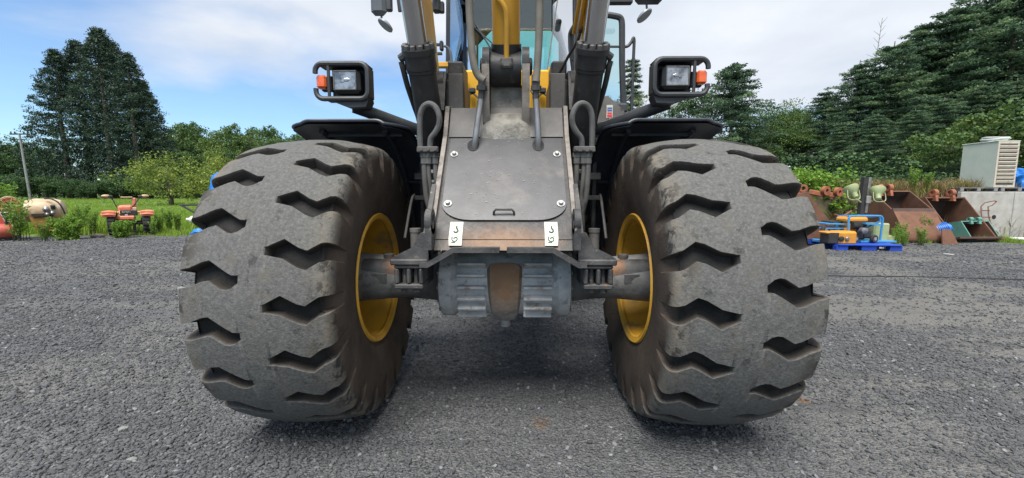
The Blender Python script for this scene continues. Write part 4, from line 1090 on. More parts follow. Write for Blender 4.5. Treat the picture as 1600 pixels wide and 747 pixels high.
def make_tree(kind, seed, h, rad):
    "returns (crown mesh, trunk mesh) with the base at the origin"
    r = np.random.default_rng(seed); cl = []; al = []; limbs = []
    if kind == 'cedar':
        for k in range(720):
            z = h * (.06 + .94 * r.uniform(0, 1) ** .85); e = rad * min(1., ((1 - z / h) * 1.6 + .01)) ** .8 * r.uniform(.86, 1.1)
            a = r.uniform(0, 6.28); q = e * r.uniform(.35, 1.06) ** .6
            s = r.uniform(.32, .82) * (rad / 5); cl.append((q * math.cos(a), q * math.sin(a), z - .25 * q * .4, s * 1.15, s * 1.15, s * .55, 44, .25 * rad / 5, np.clip(r.normal(.45, .24), 0, 1)))
        cr = leaf_mesh('crown', cl, M['cedar'], seed, .45, .3, .7); tk = trunk_mb(h * .97, rad * .085, seed, .006)
        return cr, tk.mesh('trunk', M['bark'])
    if kind in ('broad', 'dark', 'persimmon', 'round'):
        lobes = []
        nl = 15 if kind != 'persimmon' else 22
        for k in range(nl):
            a = r.uniform(0, 6.28); q = rad * r.uniform(.15, .85); t = r.uniform(0, 1)
            z = h * (.42 + .5 * t * (1 - (q / rad) ** 2 * .7)) if kind != 'persimmon' else h * (.30 + .62 * t * (1 - (q / rad) ** 2 * .55))
            lobes.append((q * math.cos(a), q * math.sin(a), z, rad * r.uniform(.26, .42)))
        m_ = {'broad': 'broad', 'dark': 'broaddark', 'persimmon': 'persimmon', 'round': 'broad'}[kind]
        for (x, y, z, s) in lobes:
            limbs.append((x, y, z)); tl = r.normal(.5, .16)
            for j in range(13 if kind != 'persimmon' else 12):
                d = r.normal(size=3); d /= np.linalg.norm(d); d[2] *= .75
                cs = s * r.uniform(.28, .5)
                cl.append((x + d[0] * s * .85, y + d[1] * s * .85, z + d[2] * s * .85, cs * 1.2, cs * 1.2, cs * .7, 42 if kind != 'persimmon' else 26, LEAF.get(seed, rad * .062), np.clip(tl + .1 * d[2] + r.normal(0, .12), 0, 1)))
        cr = leaf_mesh('crown', cl, M[m_], seed, .6, .5, .5); tk = trunk_mb(h * .8, rad * .05, seed, .02, limbs[:9])
        return cr, tk.mesh('trunk', M['bark'])
    if kind == 'fir':
        z = h * .06
        while z < h * .985:
            e = rad * (1 - z / h) ** .55 * r.uniform(.75, 1.12) + .15
            nb = 7 if e > 1 else 5; a0 = r.uniform(0, 6.28)
            for k in range(nb):
                a = a0 + 6.28 * k / nb + r.normal(0, .3); L_ = e * r.uniform(.6, 1.15); tl = float(r.choice([.22, .42, .82], p=[.36, .40, .24]))
                dx, dy = math.cos(a), math.sin(a); limbs.append((dx * L_, dy * L_, z + .02 * L_))
                for f in (.3, .5, .7, .86, 1.):
                    if f * L_ < .15: continue
                    w = .20 + .36 * L_ * .33 * (1.25 - f); q = L_ * f
                    cl.append((dx * q, dy * q, z + .10 * q * (1 - f) - .02 * q + r.normal(0, .04), w * 1.35, w * 1.35, .10 + .11 * w, int(30 + 44 * w), .16, np.clip(tl + .12 * (f > .8), 0, 1))); al.append((dx, dy, -.05))
            z += h * .042 * r.uniform(.75, 1.25)
        cr = leaf_mesh('crown', cl, M['fir'], seed, .4, .75, .25, al); tk = trunk_mb(h * .99, rad * .05, seed, .004, [])
        for i in range(0, len(limbs), 2):
            q = Vector(limbs[i]); tk.tube([Vector((0, 0, q.z - .02)), q], [.035, .008], 4)
        return cr, tk.mesh('trunk', M['bark'])
    if kind == 'bamboo':
        tk = MB()
        for k in range(16):
            bx, by = r.normal(0, rad * .3, 2); lx, ly = r.normal(0, rad * .35, 2); hh = h * r.uniform(.7, 1)
            pth = [Vector((bx + lx * t ** 2, by + ly * t ** 2, hh * t * (1 - .1 * t))) for t in (0, .25, .5, .75, 1)]; tk.tube(pth, [.045, .04, .03, .02, .008], 5)
            for t in np.linspace(.3, 1, 12):
                for j in range(2):
                    s = r.uniform(.28, .5); cl.append((bx + lx * t * t + r.normal(0, .35), by + ly * t * t + r.normal(0, .35), hh * t * (1 - .1 * t) + r.normal(0, .2), s, s, s * .6, 26, .2, np.clip(r.normal(.5, .2), 0, 1)))
        return leaf_mesh('crown', cl, M['bamboo'], seed, .22, .2, .2), tk.mesh('trunk', M['weedstem'] if 'weedstem' in M else M['barkpale'])
LEAF = {}
_protos = {}
def tree(kind, seed, h, rad, loc, label, group=None, name=None, cat='tree', sc=(1, 1, 1), rz=None):
    key = (kind, seed)
    if key not in _protos: _protos[key] = make_tree(kind, seed, h, rad)
    cr, tk = _protos[key]
    o = local_thing(name or {'cedar': 'cedar_tree', 'fir': 'fir_tree', 'bamboo': 'bamboo_clump'}.get(kind, 'broadleaf_tree'), label, cat, loc, random.uniform(0, 6.28) if rz is None else rz, group)
    o.scale = sc; link('crown', cr, o); link('trunk', tk, o); return o
def atY(u, v_top, Y, zb=0.):
    "place and height of something at depth Y whose top shows at (u, v_top)"
    p = P(u, v_top, Y); return (p.x, Y, zb), p.z - zb
# --- the stand of tall cedars on the left
for (u, vt, Y, seed, lb) in ((152, 46, 74, 101, 'tallest dark cedar in the middle of the tall stand beyond the field'), (84, 79, 76, 102, 'dark cedar on the utility pole side of the tall stand, with open loose branches'),
                             (118, 66, 80, 103, 'dark cedar behind the left flank of the tallest cedar in the stand'), (198, 84, 73, 102, 'dark cedar at the loader side of the tall stand'), (172, 66, 81, 101, 'dark cedar just behind the right flank of the tallest cedar'),
                             (221, 128, 78, 103, 'lowest dark cedar at the loader end of the tall stand')):
    loc, hh = atY(u, vt, Y, .3); H0 = 30.
    tree('cedar', seed, H0, 7.2, loc, lb, 'tall cedars beyond the field', sc=(hh / H0 * .97,) * 2 + (hh / H0,))
# --- wooded ridge far left, and behind the machine
gl = 'broadleaf trees of the far wooded ridge'
ridge = [(240, 200), (262, 190), (285, 184), (300, 190), (322, 186), (345, 196), (365, 192), (388, 194), (405, 190), (428, 195), (450, 197), (470, 200), (495, 205), (520, 200), (550, 206), (590, 200), (630, 190), (660, 180), (690, 185), (725, 178)]
for i, (u, v) in enumerate(ridge):
    Y = 118 + (i * 37 % 23); loc, hh = atY(u, v, Y, .5); s = hh / 11.
    tree(('broad', 'dark')[i % 3 == 1], (201, 202, 203)[i % 3] if i % 3 != 1 else 204, 11., 5.2, loc, 'rounded green broadleaf tree on the skyline of the far wooded ridge', gl + ', top row', sc=(s * .72, s * .72, s))
for i in range(46):
    u = 232 + i * 11 + random.uniform(-6, 6); v = 212 + (i % 4) * 17 + random.uniform(-5, 5); Y = 114 - (i % 4) * 10 + random.uniform(-3, 3)
    loc, hh = atY(u, v, Y, .45); s = hh / 11.
    tree(('broad', 'dark', 'round')[i % 3], (201, 204, 203)[i % 3], 11., 5.2, loc, 'green broadleaf tree in the wood below the skyline of the far ridge', gl + ', lower rows', sc=(max(s * .85, .42),) * 2 + (s,))
for i, (u, v) in enumerate([(-30, 205), (-8, 214), (12, 209), (30, 216), (52, 214), (70, 222), (0, 236), (24, 240), (48, 244), (-25, 232)]):
    Y = 92 + (i * 17 % 13); loc, hh = atY(u, v, Y, .4); s = hh / 11.
    tree('dark', 204, 11., 5.2, loc, 'dark green broadleaf tree of the wood behind the utility pole', 'dark wood behind the utility pole', sc=(s * .8, s * .8, s))
# understorey along the far edge of the field
for i in range(30):
    u = -20 + i * 13; Y = 66 + random.uniform(-2, 4); v = 284 + random.uniform(-9, 9) + (6 if 230 < u else 0); loc, hh = atY(u, v, Y, .28); s = max(hh, 1.2) / 3.
    tree('dark', 205, 3., 2.3, loc, 'dark rounded bush along the far edge of the green field', 'bushes along the far edge of the field', name='bush', cat='bush', sc=(s * 1.05, s * 1.05, s * 1.1))
r = np.random.default_rng(71); cl = []
for k in range(420):
    x = r.uniform(-150, 60); y = r.uniform(104, 112) if x > -95 else r.uniform(92, 100); s = r.uniform(1.2, 2.4); cl.append((x, y, r.uniform(.3, 5.5), s, s, s * .7, 60, .55, np.clip(r.normal(.4, .2), 0, 1)))
for k in range(330):
    x = r.uniform(-105, -18); s = r.uniform(.7, 1.3); cl.append((x, r.uniform(82, 86), r.uniform(-.2, 2.0), s, s, s * .7, 50, .4, np.clip(r.normal(.35, .2), 0, 1)))
o = link('wood_undergrowth', leaf_mesh('wood_undergrowth', cl, M['broaddark'], 72)); o['kind'] = 'stuff'
LEAF[301] = .20
loc, hh = atY(262, 246, 38, .1)
tree('persimmon', 301, hh, 4.6, loc, 'low spreading yellow-green tree with dark limbs in the field', None, rz=.4)
loc, hh = atY(352, 236, 44, .1)
tree('persimmon', 301, 4.7, 4.6, loc, 'taller yellow-green tree just above the blue tarp beside the left tyre', None, sc=(.7, .7, hh / 4.7), rz=2.4)
# --- trees on the right bank
LEAF.update({401: .17, 402: .17, 403: .16})
BZ = 1.7
firs = [(1292, 142, 30, 511, 'lowest fir at the left foot of the tall firs on the bank'), (1345, 92, 28, 512, 'fir with layered light green pads second from the left on the bank'), (1398, 62, 27, 513, 'fir rising behind the light tower on the bank'),
        (1445, 36, 28, 511, 'fir rising above the rusty buckets on the bank'), (1492, 4, 27, 512, 'tall fir left of the grey cabinet on the bank'), (1545, -30, 28, 513, 'tall fir directly behind the grey cabinet'), (1600, -50, 26, 511, 'tall fir at the right edge of the photo on the bank'), (1660, -60, 28, 512, 'outermost tall fir on the bank, mostly out of view')]
for (u, vt, Y, seed, lb) in firs:
    loc, hh = atY(u, vt, Y, BZ); tree('fir', seed, 11., 4.0, loc, lb, 'tall firs on the right bank', sc=(hh / 11. * 1.12, hh / 11. * 1.12, hh / 11.))
for i, (u, vt, Y) in enumerate([(1315, 190, 23.5), (1372, 176, 23), (1432, 168, 22.5), (1478, 150, 23), (1535, 130, 24), (1592, 120, 23)]):
    loc, hh = atY(u, vt, Y, BZ); tree('fir', 513, 11., 4.0, loc, 'lower dark fir at the wood edge ' + ['behind the loader side of the light tower', 'behind the mast of the light tower', 'above the large rusty bucket', 'between the rusty buckets and the grey cabinet', 'just left of the grey cabinet', 'at the right edge behind the grey cabinet'][i], 'lower firs at the front of the bank wood', sc=(hh / 11. * 1.25, hh / 11. * 1.1, hh / 11.))
for i, (u, vt) in enumerate([(1325, 125), (1365, 100), (1420, 78), (1470, 50), (1520, 20), (1570, 0), (1625, -10)]):
    loc, hh = atY(u, vt, 36, BZ); tree('dark', 402, 11., 4.6, loc, 'dark tree deep in the wood behind the firs on the bank', 'trees behind the firs on the bank', sc=(hh / 11. * .8, hh / 11. * .8, hh / 11.))
loc, hh = atY(1575, 158, 19, BZ); tree('broad', 401, hh, 2.9, loc, 'light green broadleaf tree behind the grey louvred cabinet')
loc, hh = atY(1148, 100, 30, BZ); tree('fir', 514, hh, 4.3, loc, 'dark spreading pine behind the right lamp and fender', name='pine_tree', sc=(.95, .95, 1))
loc, hh = atY(1112, 118, 33, BZ); tree('dark', 403, hh, 3.2, loc, 'dark tree between the bamboo and the spreading pine')
loc, hh = atY(989, 84, 42, BZ); tree('fir', 515, hh, 2.2, loc, 'slim dark conifer seen just beyond the cab hand rail')
for i, (u, vt) in enumerate([(1205, 158), (1225, 150), (1248, 162), (1268, 150)]):
    loc, hh = atY(u, vt, 40, BZ); tree('broad', 403, 9., 3.6, loc, 'pale green slender tree in the gap left of the tall firs', 'pale trees in the gap before the firs', sc=(.8, .8, hh / 9.))
for i, (u, vt) in enumerate([(1190, 188), (1222, 196), (1258, 190), (1290, 205)]):
    loc, hh = atY(u, vt, 31, BZ); tree('broad', 403, 9., 3.6, loc, 'small mid green tree, ' + ('nearest the spreading pine', 'second from the spreading pine', 'third from the spreading pine', 'nearest the tall firs')[i] + ', below the pale trees', 'small trees at the foot of the pale trees', name='broadleaf_tree', sc=(.7, .7, hh / 9.))
for i, (u, vt) in enumerate([(958, 150), (985, 138), (1012, 150), (1040, 160), (1068, 150), (1092, 158), (930, 170), (905, 180)]):
    loc, hh = atY(u, vt, 33 + i % 3, .8); tree('bamboo', 601, 8., 2.0, loc, 'yellow-green bamboo clump behind the right lamp arm', 'bamboo behind the right lamp arm', cat='bamboo', sc=(.8, .8, hh / 8.))
# bare dead sapling against the sky
b = MB(); p0, hh = atY(1366, 28, 30, BZ); r = np.random.default_rng(2); ln = .02
b.tube([(0, 0, 0), (.2, 0, hh * .5), (.55, 0, hh)], [.06, .04, .012], 5)
for k in range(14):
    z = hh * (.68 + .022 * k); x = .2 + .35 * (z / hh - .5) * 2; sg = 1 if k % 2 else -1; b.tube([(x, 0, z), (x + sg * (.5 - .02 * k), r.normal(0, .2), z + .38)], [.016, .006], 4)
solo('bare_sapling', b, M['barkpale'], 'thin bare dead sapling standing above the firs against the sky', 'tree', loc=(0, 0, 0)).location = p0

# --- grass, weeds, vines
def blades_mesh(name, m, seed, n, hgt, spread, wid, lean=.35):
    r = np.random.default_rng(seed); V = []; F = []; T = []
    for k in range(n):
        x, y = r.normal(0, spread, 2); a = r.uniform(0, 6.28); h = hgt * r.uniform(.45, 1.1); l = h * lean * r.uniform(.2, 1.3); w = wid * r.uniform(.6, 1.3)
        dx, dy = math.cos(a), math.sin(a); o = len(V); t = np.clip(r.normal(.5, .22), 0, 1)
        V += [(x - dy * w, y + dx * w, 0), (x + dy * w, y - dx * w, 0), (x + dx * l * .35 + dy * w * .7, y + dy * l * .35 - dx * w * .7, h * .6), (x + dx * l * .35 - dy * w * .7, y + dy * l * .35 + dx * w * .7, h * .6), (x + dx * l, y + dy * l, h)]
        F += [(o, o + 1, o + 2, o + 3), (o + 3, o + 2, o + 4)]; T += [t] * 5
    me = bpy.data.meshes.new(name); me.from_pydata(V, [], F); at = me.attributes.new('tint', 'FLOAT', 'POINT'); at.data.foreach_set('value', np.array(T, np.float32)); me.materials.append(m); me.update(); return me
def put(n, xr, yr, zf, seed, smin, smax, keep=None):
    r = np.random.default_rng(seed); x = r.uniform(*xr, n); y = yr[0] + (yr[1] - yr[0]) * r.uniform(0, 1, n) ** 1.7
    if keep is not None: k = keep(x, y, r); x, y = x[k], y[k]
    n = len(x); s = r.uniform(smin, smax, n)
    return np.stack([x, y, zf(x, y) + 0 * x - .01], 1), np.stack([r.normal(0, .1, n), r.normal(0, .1, n), r.uniform(0, 6.28, n)], 1), np.stack([s, s, s * r.uniform(.7, 1.3, n)], 1)
GT = [blades_mesh('tuft', M['grassblade'], 70 + k, 46, .27, .11, .006) for k in range(4)]
fe = lambda x: 12.0 + (x + 9.) * -.06
scatter('field_grass', *put(15000, (-34, -3), (11.6, 26), field_z, 61, .3, .75, lambda x, y, r: (y > fe(x) + r.normal(.15, .35, len(x))) & (fbm(x * .5, y * .5, 77) + r.uniform(-.2, .2, len(x)) > .36)), GT)
scatter('tall_grass', *put(1000, (-26, -5), (12.4, 15), field_z, 62, .9, 1.7, lambda x, y, r: fbm(x * .45 + 3, y * .45, 91) > .52), GT)
scatter('far_grass', *put(9000, (-75, 0), (22, 66), field_z, 63, .4, 1.0), GT)
scatter('yard_edge_grass', *put(900, (5.5, 16), (10.2, 12.2), yard_z, 64, .3, .75, lambda x, y, r: fbm(x * 1.1, y * 1.1, 5) > .53 - .12 * (y > 10.9)), GT)
DT = [blades_mesh('dry_tuft', M['drygrass'], 80 + k, 50, .30, .13, .006, 1.1) for k in range(3)]
scatter('dry_grass', *put(5200, (3.5, 17), (12.25, 17), bank_z, 65, .6, 1.2, lambda x, y, r: fbm(x * .7, y * .7, 15) > .36), DT + [GT[0]])
def vine_cloud(name, x0, x1, y0, y1, dz, n, seed, m, size):
    r = np.random.default_rng(seed); cl = []
    for k in range(n):
        x = r.uniform(x0, x1); y = r.uniform(y0, y1); z = bank_z(np.array(x), np.array(y)) + dz * r.uniform(.1, 1) * (.5 + fbm(np.array(x * .9), np.array(y * .9), 3)); s = r.uniform(.16, .3)
        cl.append((x, y, float(z), s, s, s * .55, 26, size, np.clip(r.normal(.55, .2), 0, 1)))
    o = link(name, leaf_mesh(name, cl, m, seed, .8, 1.2, .3)); o['kind'] = 'stuff'; return o
vine_cloud('vine_leaves', 6.6, 10.0, 12.3, 14.4, .62, 300, 66, M['weed'], .095)
vine_cloud('bank_ground_cover', 9.8, 17, 14, 19, .5, 300, 67, M['broaddark'], .11)
vine_cloud('wood_undergrowth', 4.5, 18, 18.5, 22, 1.5, 560, 68, M['broaddark'], .14)
M['weedstem'] = mat('weed_stem', (.10, .13, .04), (.16, .17, .07), 20, .7)
def weed(seed, h, n, spread, leaf, bushy=False):
    r = np.random.default_rng(seed); st = MB(); cl = []
    for k in range(n):
        a = r.uniform(0, 6.28); x, y = r.normal(0, spread * .25, 2); hh = h * r.uniform(.65, 1); l = spread * r.uniform(.3, 1)
        pth = [Vector((x, y, -.03)), Vector((x + math.cos(a) * l * .3, y + math.sin(a) * l * .3, hh * .55)), Vector((x + math.cos(a) * l, y + math.sin(a) * l, hh))]; st.tube(pth, [.008, .006, .002], 4)
        for t in np.linspace(.12 if bushy else .25, 1, 9):
            q = pth[0].lerp(pth[1], t * 2) if t < .5 else pth[1].lerp(pth[2], t * 2 - 1); s = leaf * 1.2 * (1.3 - t * .6)
            cl.append((q.x, q.y, q.z, s, s, s * .7, 7 if not bushy else 12, leaf, np.clip(r.normal(.5, .2) + .2 * (t - .5), 0, 1)))
    return leaf_mesh('leaves', cl, M['weed'], seed, .35, .3, .4), st.mesh('stem', M['weedstem'])
_w = {}
def put_weed(u, v, z, key, sc, label, group=None, Y=None):
    if key not in _w: _w[key] = weed(*key)
    p = P(u, 300, Y) if Y else G(u, v, z)
    o = local_thing('weed', label, 'plant', (p.x, p.y, z), random.uniform(0, 6), group); o.scale = (sc,) * 3
    link('leaves', _w[key][0], o); link('stem', _w[key][1], o)
BUSHY = (91, .55, 34, .32, .075, True); TALL = (92, 1.15, 14, .25, .085); FINE = (93, .9, 22, .22, .06)
put_weed(189, 371, .02, BUSHY, .85, 'round bright green bush in front of the old orange quad bike')
put_weed(108, 374, .02, BUSHY, 1.1, 'broad leafy weed right of the tan tank at the edge of the gravel')
put_weed(33, 375, .02, TALL, 1.0, 'tall dark-stemmed weed standing in front of the tan tank')
put_weed(70, 377, .0, FINE, .6, 'small weed on the gravel edge below the tan tank')
put_weed(118, 374, .0, FINE, .7, 'low weed on the gravel edge between the tank and the quad bike')
for u, v, s in ((130, 362, 1.0), (146, 366, .8), (250, 362, .7), (264, 358, .8), (240, 366, .5), (278, 360, .7), (86, 362, 1.0)): put_weed(u, v, .05, FINE, s, 'fine green weed in the grass ' + ('left of' if u < 200 else 'right of') + ' the quad bike', 'weeds around the quad bike')
put_weed(-14, 366, .03, TALL, 1.2, 'tall leafy weed at the left edge behind the red machine')
put_weed(12, 345, .1, TALL, 1.5, 'tall leafy weed rising between the red machine and the tan tank')
put_weed(1425, 300, 1.35, TALL, .62, 'bright green leafy weed on the bank above the rusty buckets', Y=12.7)
put_weed(1448, 300, 1.35, FINE, .6, 'thin weed on the bank left of the grey cabinet', Y=12.7)
put_weed(1440, 378, 0, TALL, .62, 'weed growing between the two large rusty buckets')
for u, v, s in ((1398, 386, .5), (1412, 384, .42), (1438, 383, .5), (1405, 380, .6)): put_weed(u, v, 0, FINE, s, 'low yellow-green weed in front of the large rusty bucket', 'weeds in front of the large rusty bucket')
#@@PART4
# ------------------------------------------------------------------ left side things
M['concrete'] = mat('weathered_concrete', (.33, .32, .29), (.45, .44, .40), 3, .85, 0, .2, 50, spots=((.22, .21, .18), 2.2, .58, .75))
M['poleconc'] = mat('pole_concrete', (.2, .205, .21), (.27, .275, .275), 3, .8)
M['quad'] = mat('faded_orange_plastic', (.62, .15, .08), (.66, .24, .15), 5, .5, 0, .04, 30, spots=((.5, .33, .25), 7, .6, .72))
M['quaddark'] = mat('quad_black', (.02, .02, .022), (.04, .038, .036), 9, .7)
M['tan'] = mat('tan_tank', (.42, .30, .17), (.5, .38, .24), 4, .45, spots=((.62, .58, .5), 3, .55, .7))
M['ochre'] = mat('ochre_steel', (.36, .21, .05), (.30, .16, .05), 5, .6, spots=((.14, .08, .04), 8, .6, .72))
M['whitep'] = mat('white_paint', (.62, .62, .62), (.72, .72, .70), 6, .5)
M['redp'] = mat('red_paint', (.45, .06, .05), (.5, .12, .08), 6, .45)
M['hoseorange'] = mat('orange_hose', (.5, .13, .07), (.58, .2, .1), 15, .55)
M['tarp'] = mat('blue_tarp', (.01, .14, .50), (.015, .20, .62), 4, .4, 0, .5, 9)
M['rust'] = mat('rusty_bucket', (.12, .055, .032), (.18, .085, .05), 3.5, .8, 0, .3, 40, spots=((.07, .045, .035), 5, .55, .7), spots2=((.24, .13, .08), 9, .62, .75))
M['rustorange'] = mat('orange_rust', (.38, .12, .055), (.22, .08, .045), 6, .7, 0, .3, 50, spots=((.13, .06, .04), 9, .58, .7))
M['rustdark_shade'] = mat('dark_rust_and_shade', (.05, .035, .03), (.09, .05, .038), 5, .85, 0, .3, 40)  # dark rust; inside the buckets this colour also stands for shade
M['teal'] = mat('teal_paint', (.09, .24, .19), (.13, .3, .24), 6, .6, spots=((.14, .08, .05), 7, .56, .68))
M['blueframe'] = mat('blue_frame', (.04, .22, .48), (.06, .28, .55), 8, .4, spots=((.2, .2, .2), 14, .65, .75))
M['bluepallet'] = mat('blue_pallet', (.01, .05, .38), (.015, .07, .45), 5, .5)
M['engine'] = mat('engine_orange', (.62, .28, .03), (.55, .22, .03), 8, .45, spots=((.15, .1, .06), 12, .62, .74))
M['olive'] = mat('pale_olive_paint', (.28, .33, .16), (.34, .39, .2), 6, .5, spots=((.2, .17, .1), 9, .62, .75))
M['cab_grey'] = mat('pale_grey_green_paint', (.46, .50, .42), (.52, .55, .46), 3, .6, spots=((.3, .22, .15), 6, .66, .8))
M['cream'] = mat('dusty_cream_paint', (.50, .45, .37), (.55, .5, .42), 5, .6, spots=((.25, .18, .12), 7, .58, .75))
M['slot'] = mat('louvre_shadow_paint', (.12, .11, .09), (.16, .14, .11), 8, .7)
M['rope'] = mat('pale_rope', (.5, .52, .50), (.58, .6, .57), 30, .8)
M['tyresmall'] = mat('small_tyre', (.02, .02, .02), (.045, .043, .04), 10, .85)
def ry_(a): c, s = math.cos(a), math.sin(a); return Matrix(((c, 0, s), (0, 1, 0), (-s, 0, c)))
def rx_(a): c, s = math.cos(a), math.sin(a); return Matrix(((1, 0, 0), (0, c, -s), (0, s, c)))
# utility pole
p, hh = atY(30, 208, 64, .25); p1 = P(44, 282, 64)
t = local_thing('utility_pole', 'grey utility pole with a crossarm in front of the dark wood', 'utility pole', (p1.x, 64, .2))
dx = p[0] - p1.x
b = MB(); b.tube([(0, 0, -.3), (dx, 0, hh)], [.19, .12], 10); part('pole', b, M['poleconc'], t)
b = MB(); b.box((dx * .97, 0, hh - .1), (3.0, .16, .18)); b.box((dx * .95, 0, hh - .9), (1.1, .12, .12)); part('crossarm', b, M['quaddark'], t)
for k in (-1.3, -.7, .7, 1.3):
    b = MB(); b.lathe([(0, .07), (.12, .11), (.16, .06), (.28, .09), (.3, 0)], (dx * .97 + k, 0, hh), (0, 0, 1), 8); part('insulator', b, M['quaddark'], t)
# old quad bike
q0 = G(203, 366, .04); S = q0.y / 650.
t = local_thing('quad_bike', 'old faded orange quad bike parked nose-on in the grass', 'quad bike', (q0.x, q0.y, .04), .72); t.scale = (.74, 1, 1)
def qp(u, v, d=0.): return Vector(((u - 203) * S, d, (366 - v) * S))
for sx in (1, -1):
    b = MB(); cx = sx * .56 + .02; pts = []
    for i in range(9):
        a = R_(150 - i * 15); row = []
        for j in range(6):
            w = (j / 5 - .5) * .42; rr_ = .36 - .05 * abs(j / 5 - .5) * 2
            row.append((cx + w, .30 - rr_ * math.cos(a) * -1 - .3, .50 + rr_ * math.sin(a) * .62))
        pts.append(row)
    b.grid(pts); b.box((cx, -.24, .62), (.40, .05, .17), bev=.02); part('front_fender', b, M['quad'], t)
    for yy in (.05, 1.15):
        w = local_thing; b = MB(); rw = .30
        b.lathe([(-.11, .14), (-.12, .24), (-.10, .29), (-.04, .31), (.04, .31), (.10, .29), (.12, .24), (.11, .14)], (sx * .52 + .02, yy, .31), (1, 0, 0), 22)
        for k in range(14):
            a = k * 2 * math.pi / 14; b.box((sx * .52 + .02, yy + .312 * math.cos(a), .31 + .312 * math.sin(a)), (.2, .05, .03), rx_(a + math.pi / 2))
        wh = part('wheel', b, M['tyresmall'], t); b = MB(); b.lathe([(-.1, .13), (-.04, .14), (.04, .14), (.1, .13), (.08, 0)], (sx * .52 + .02, yy, .31), (1, 0, 0), 16); part('rim', b, M['rustdark_shade'], wh)
    b = MB(); b.tube([qp(197 + sx * 8, 328, .1), qp(200 + sx * 16, 318, .12), qp(202 + sx * 22, 308, .14)], .018, 8); b.tube([qp(202 + sx * 20, 308, .14), qp(202 + sx * 35, 307, .2)], .026, 8)
    b.tube([qp(202 + sx * 22, 307, .1), qp(202 + sx * 33, 310, .02), qp(202 + sx * 34, 316, .0)], .008, 6); b.box(qp(202 + sx * 24, 306, .12), (.14, .06, .06), bev=.02)
    part('handlebar', b, M['quaddark'], t)
    b = MB(); b.ball(qp(202 + sx * 31, 305.5, .13), (.13, .05, .045), 10, 6); part('hand_guard', b, M['tan'], t)
b = MB(); b.box(qp(203, 307.5, .14), (.36, .05, .035), bev=.01); part('bar_pad', b, M['tan'], t)
b = MB(); b.prism([qp(190, 333, -.1), qp(208, 333, -.1), qp(211, 326, .06), qp(209, 320, .16), qp(192, 320, .16), qp(189, 326, .06)], (0, .3, 0)); b.box(qp(199, 325, .25), (.42, .5, .17), bev=.05); part('nose', b, M['quad'], t)
b = MB(); b.box(qp(214.5, 318, .2), (.12, .12, .36), bev=.03); part('side_panel', b, M['quad'], t)
b = MB(); b.box(qp(214, 327, .1), (.15, .10, .12), bev=.02); part('pale_panel', b, M['tan'], t)
b = MB(); b.box(qp(205, 332, -.12), (.52, .06, .16), bev=.015); part('grille', b, M['quaddark'], t)
b = MB()
for k in range(6): b.box(qp(195.5 + k * 2.3, 330 + (k % 2) * .6, -.155), (.03, .012, .055 - .012 * (k % 3)))
b.box(qp(201, 335.5, -.155), (.09, .02, .05), bev=.006); part('silver_badge', b, M['zinc'], t)
b = MB(); b.box(qp(202, 339.5, -.12), (.44, .16, .12), bev=.03); b.box(qp(190, 339, -.02), (.2, .1, .14), bev=.03); part('bumper', b, M['quad'], t)
b = MB(); b.box((0, .6, .38), (.34, 1.3, .26), bev=.04); b.box((.16, .0, .22), (.10, .1, .34), bev=.02); b.tube([(-.5, .05, .31), (.55, .05, .31)], .035, 8); b.tube([(-.5, 1.15, .31), (.55, 1.15, .31)], .035, 8); b.tube([(.3, -.05, .24), (.42, .0, .5)], .025, 8); part('underbody', b, M['quaddark'], t)
b = MB(); b.box((0, .85, .70), (.32, .75, .14), bev=.05); part('seat', b, M['quaddark'], t)
b = MB(); b.box((0, 1.05, .62), (1.1, .5, .05), bev=.02); part('rear_fender', b, M['quad'], t)
# tan sprayer tank
q0 = G(52, 372, .0); S = q0.y / 650.
t = local_thing('sprayer_tank', 'tan and ochre tank with a black hoop and chrome fittings standing in the weeds', 'tank', (q0.x, q0.y + .3, 0), .70); t.scale = (.84, 1, 1)
def tp(u, v, d=0.): return Vector(((u - 52) * S, d, (372 - v) * S))
b = MB(); c = tp(52, 330, .35); ln = 30 * S
b.lathe([(-ln, 0), (-ln * .97, .18), (-ln * .8, .31), (-ln * .4, .36), (ln * .4, .36), (ln * .8, .31), (ln * .97, .18), (ln, 0)], c, (1, 0, 0), 28); part('tank', b, M['tan'], t)
b = MB(); b.prism([tp(34, 340, 0), tp(75, 340, 0), tp(71, 362, 0), tp(42, 362, 0)], (0, .7, 0)); part('tank_cradle', b, M['ochre'], t)
b = MB(); b.tube(smoothpath([tp(56, 309.5, .1), tp(66, 310, -.02), tp(75, 316, -.05), tp(80, 326, -.05), tp(82, 336, 0)]), .022, 8); part('hoop', b, M['quaddark'], t)
b = MB(); b.tube([tp(54, 334, -.02), tp(70, 350, -.04)], .02, 8); b.box(tp(52, 336, .0), (.5, .08, .08)); part('strut', b, M['quaddark'], t)
for (u, v, r_) in ((58, 327, .085), (59, 335, .06), (66, 333, .06)):
    b = MB(); b.lathe([(0, r_), (.05, r_), (.08, r_ * .6), (.1, 0)], tp(u, v, -.03), (0, -1, 0), 14); b.tube([tp(u - 3, v + 3, 0), tp(u + 3, v - 2, -.02)], .03, 8); part('chrome_fitting', b, M['steel'], t)
b = MB(); b.lathe([(0, .06), (.10, .06), (.1, 0)], tp(67, 326, -.0), (0, -.3, 1), 12); part('filler_cap', b, M['quaddark'], t)
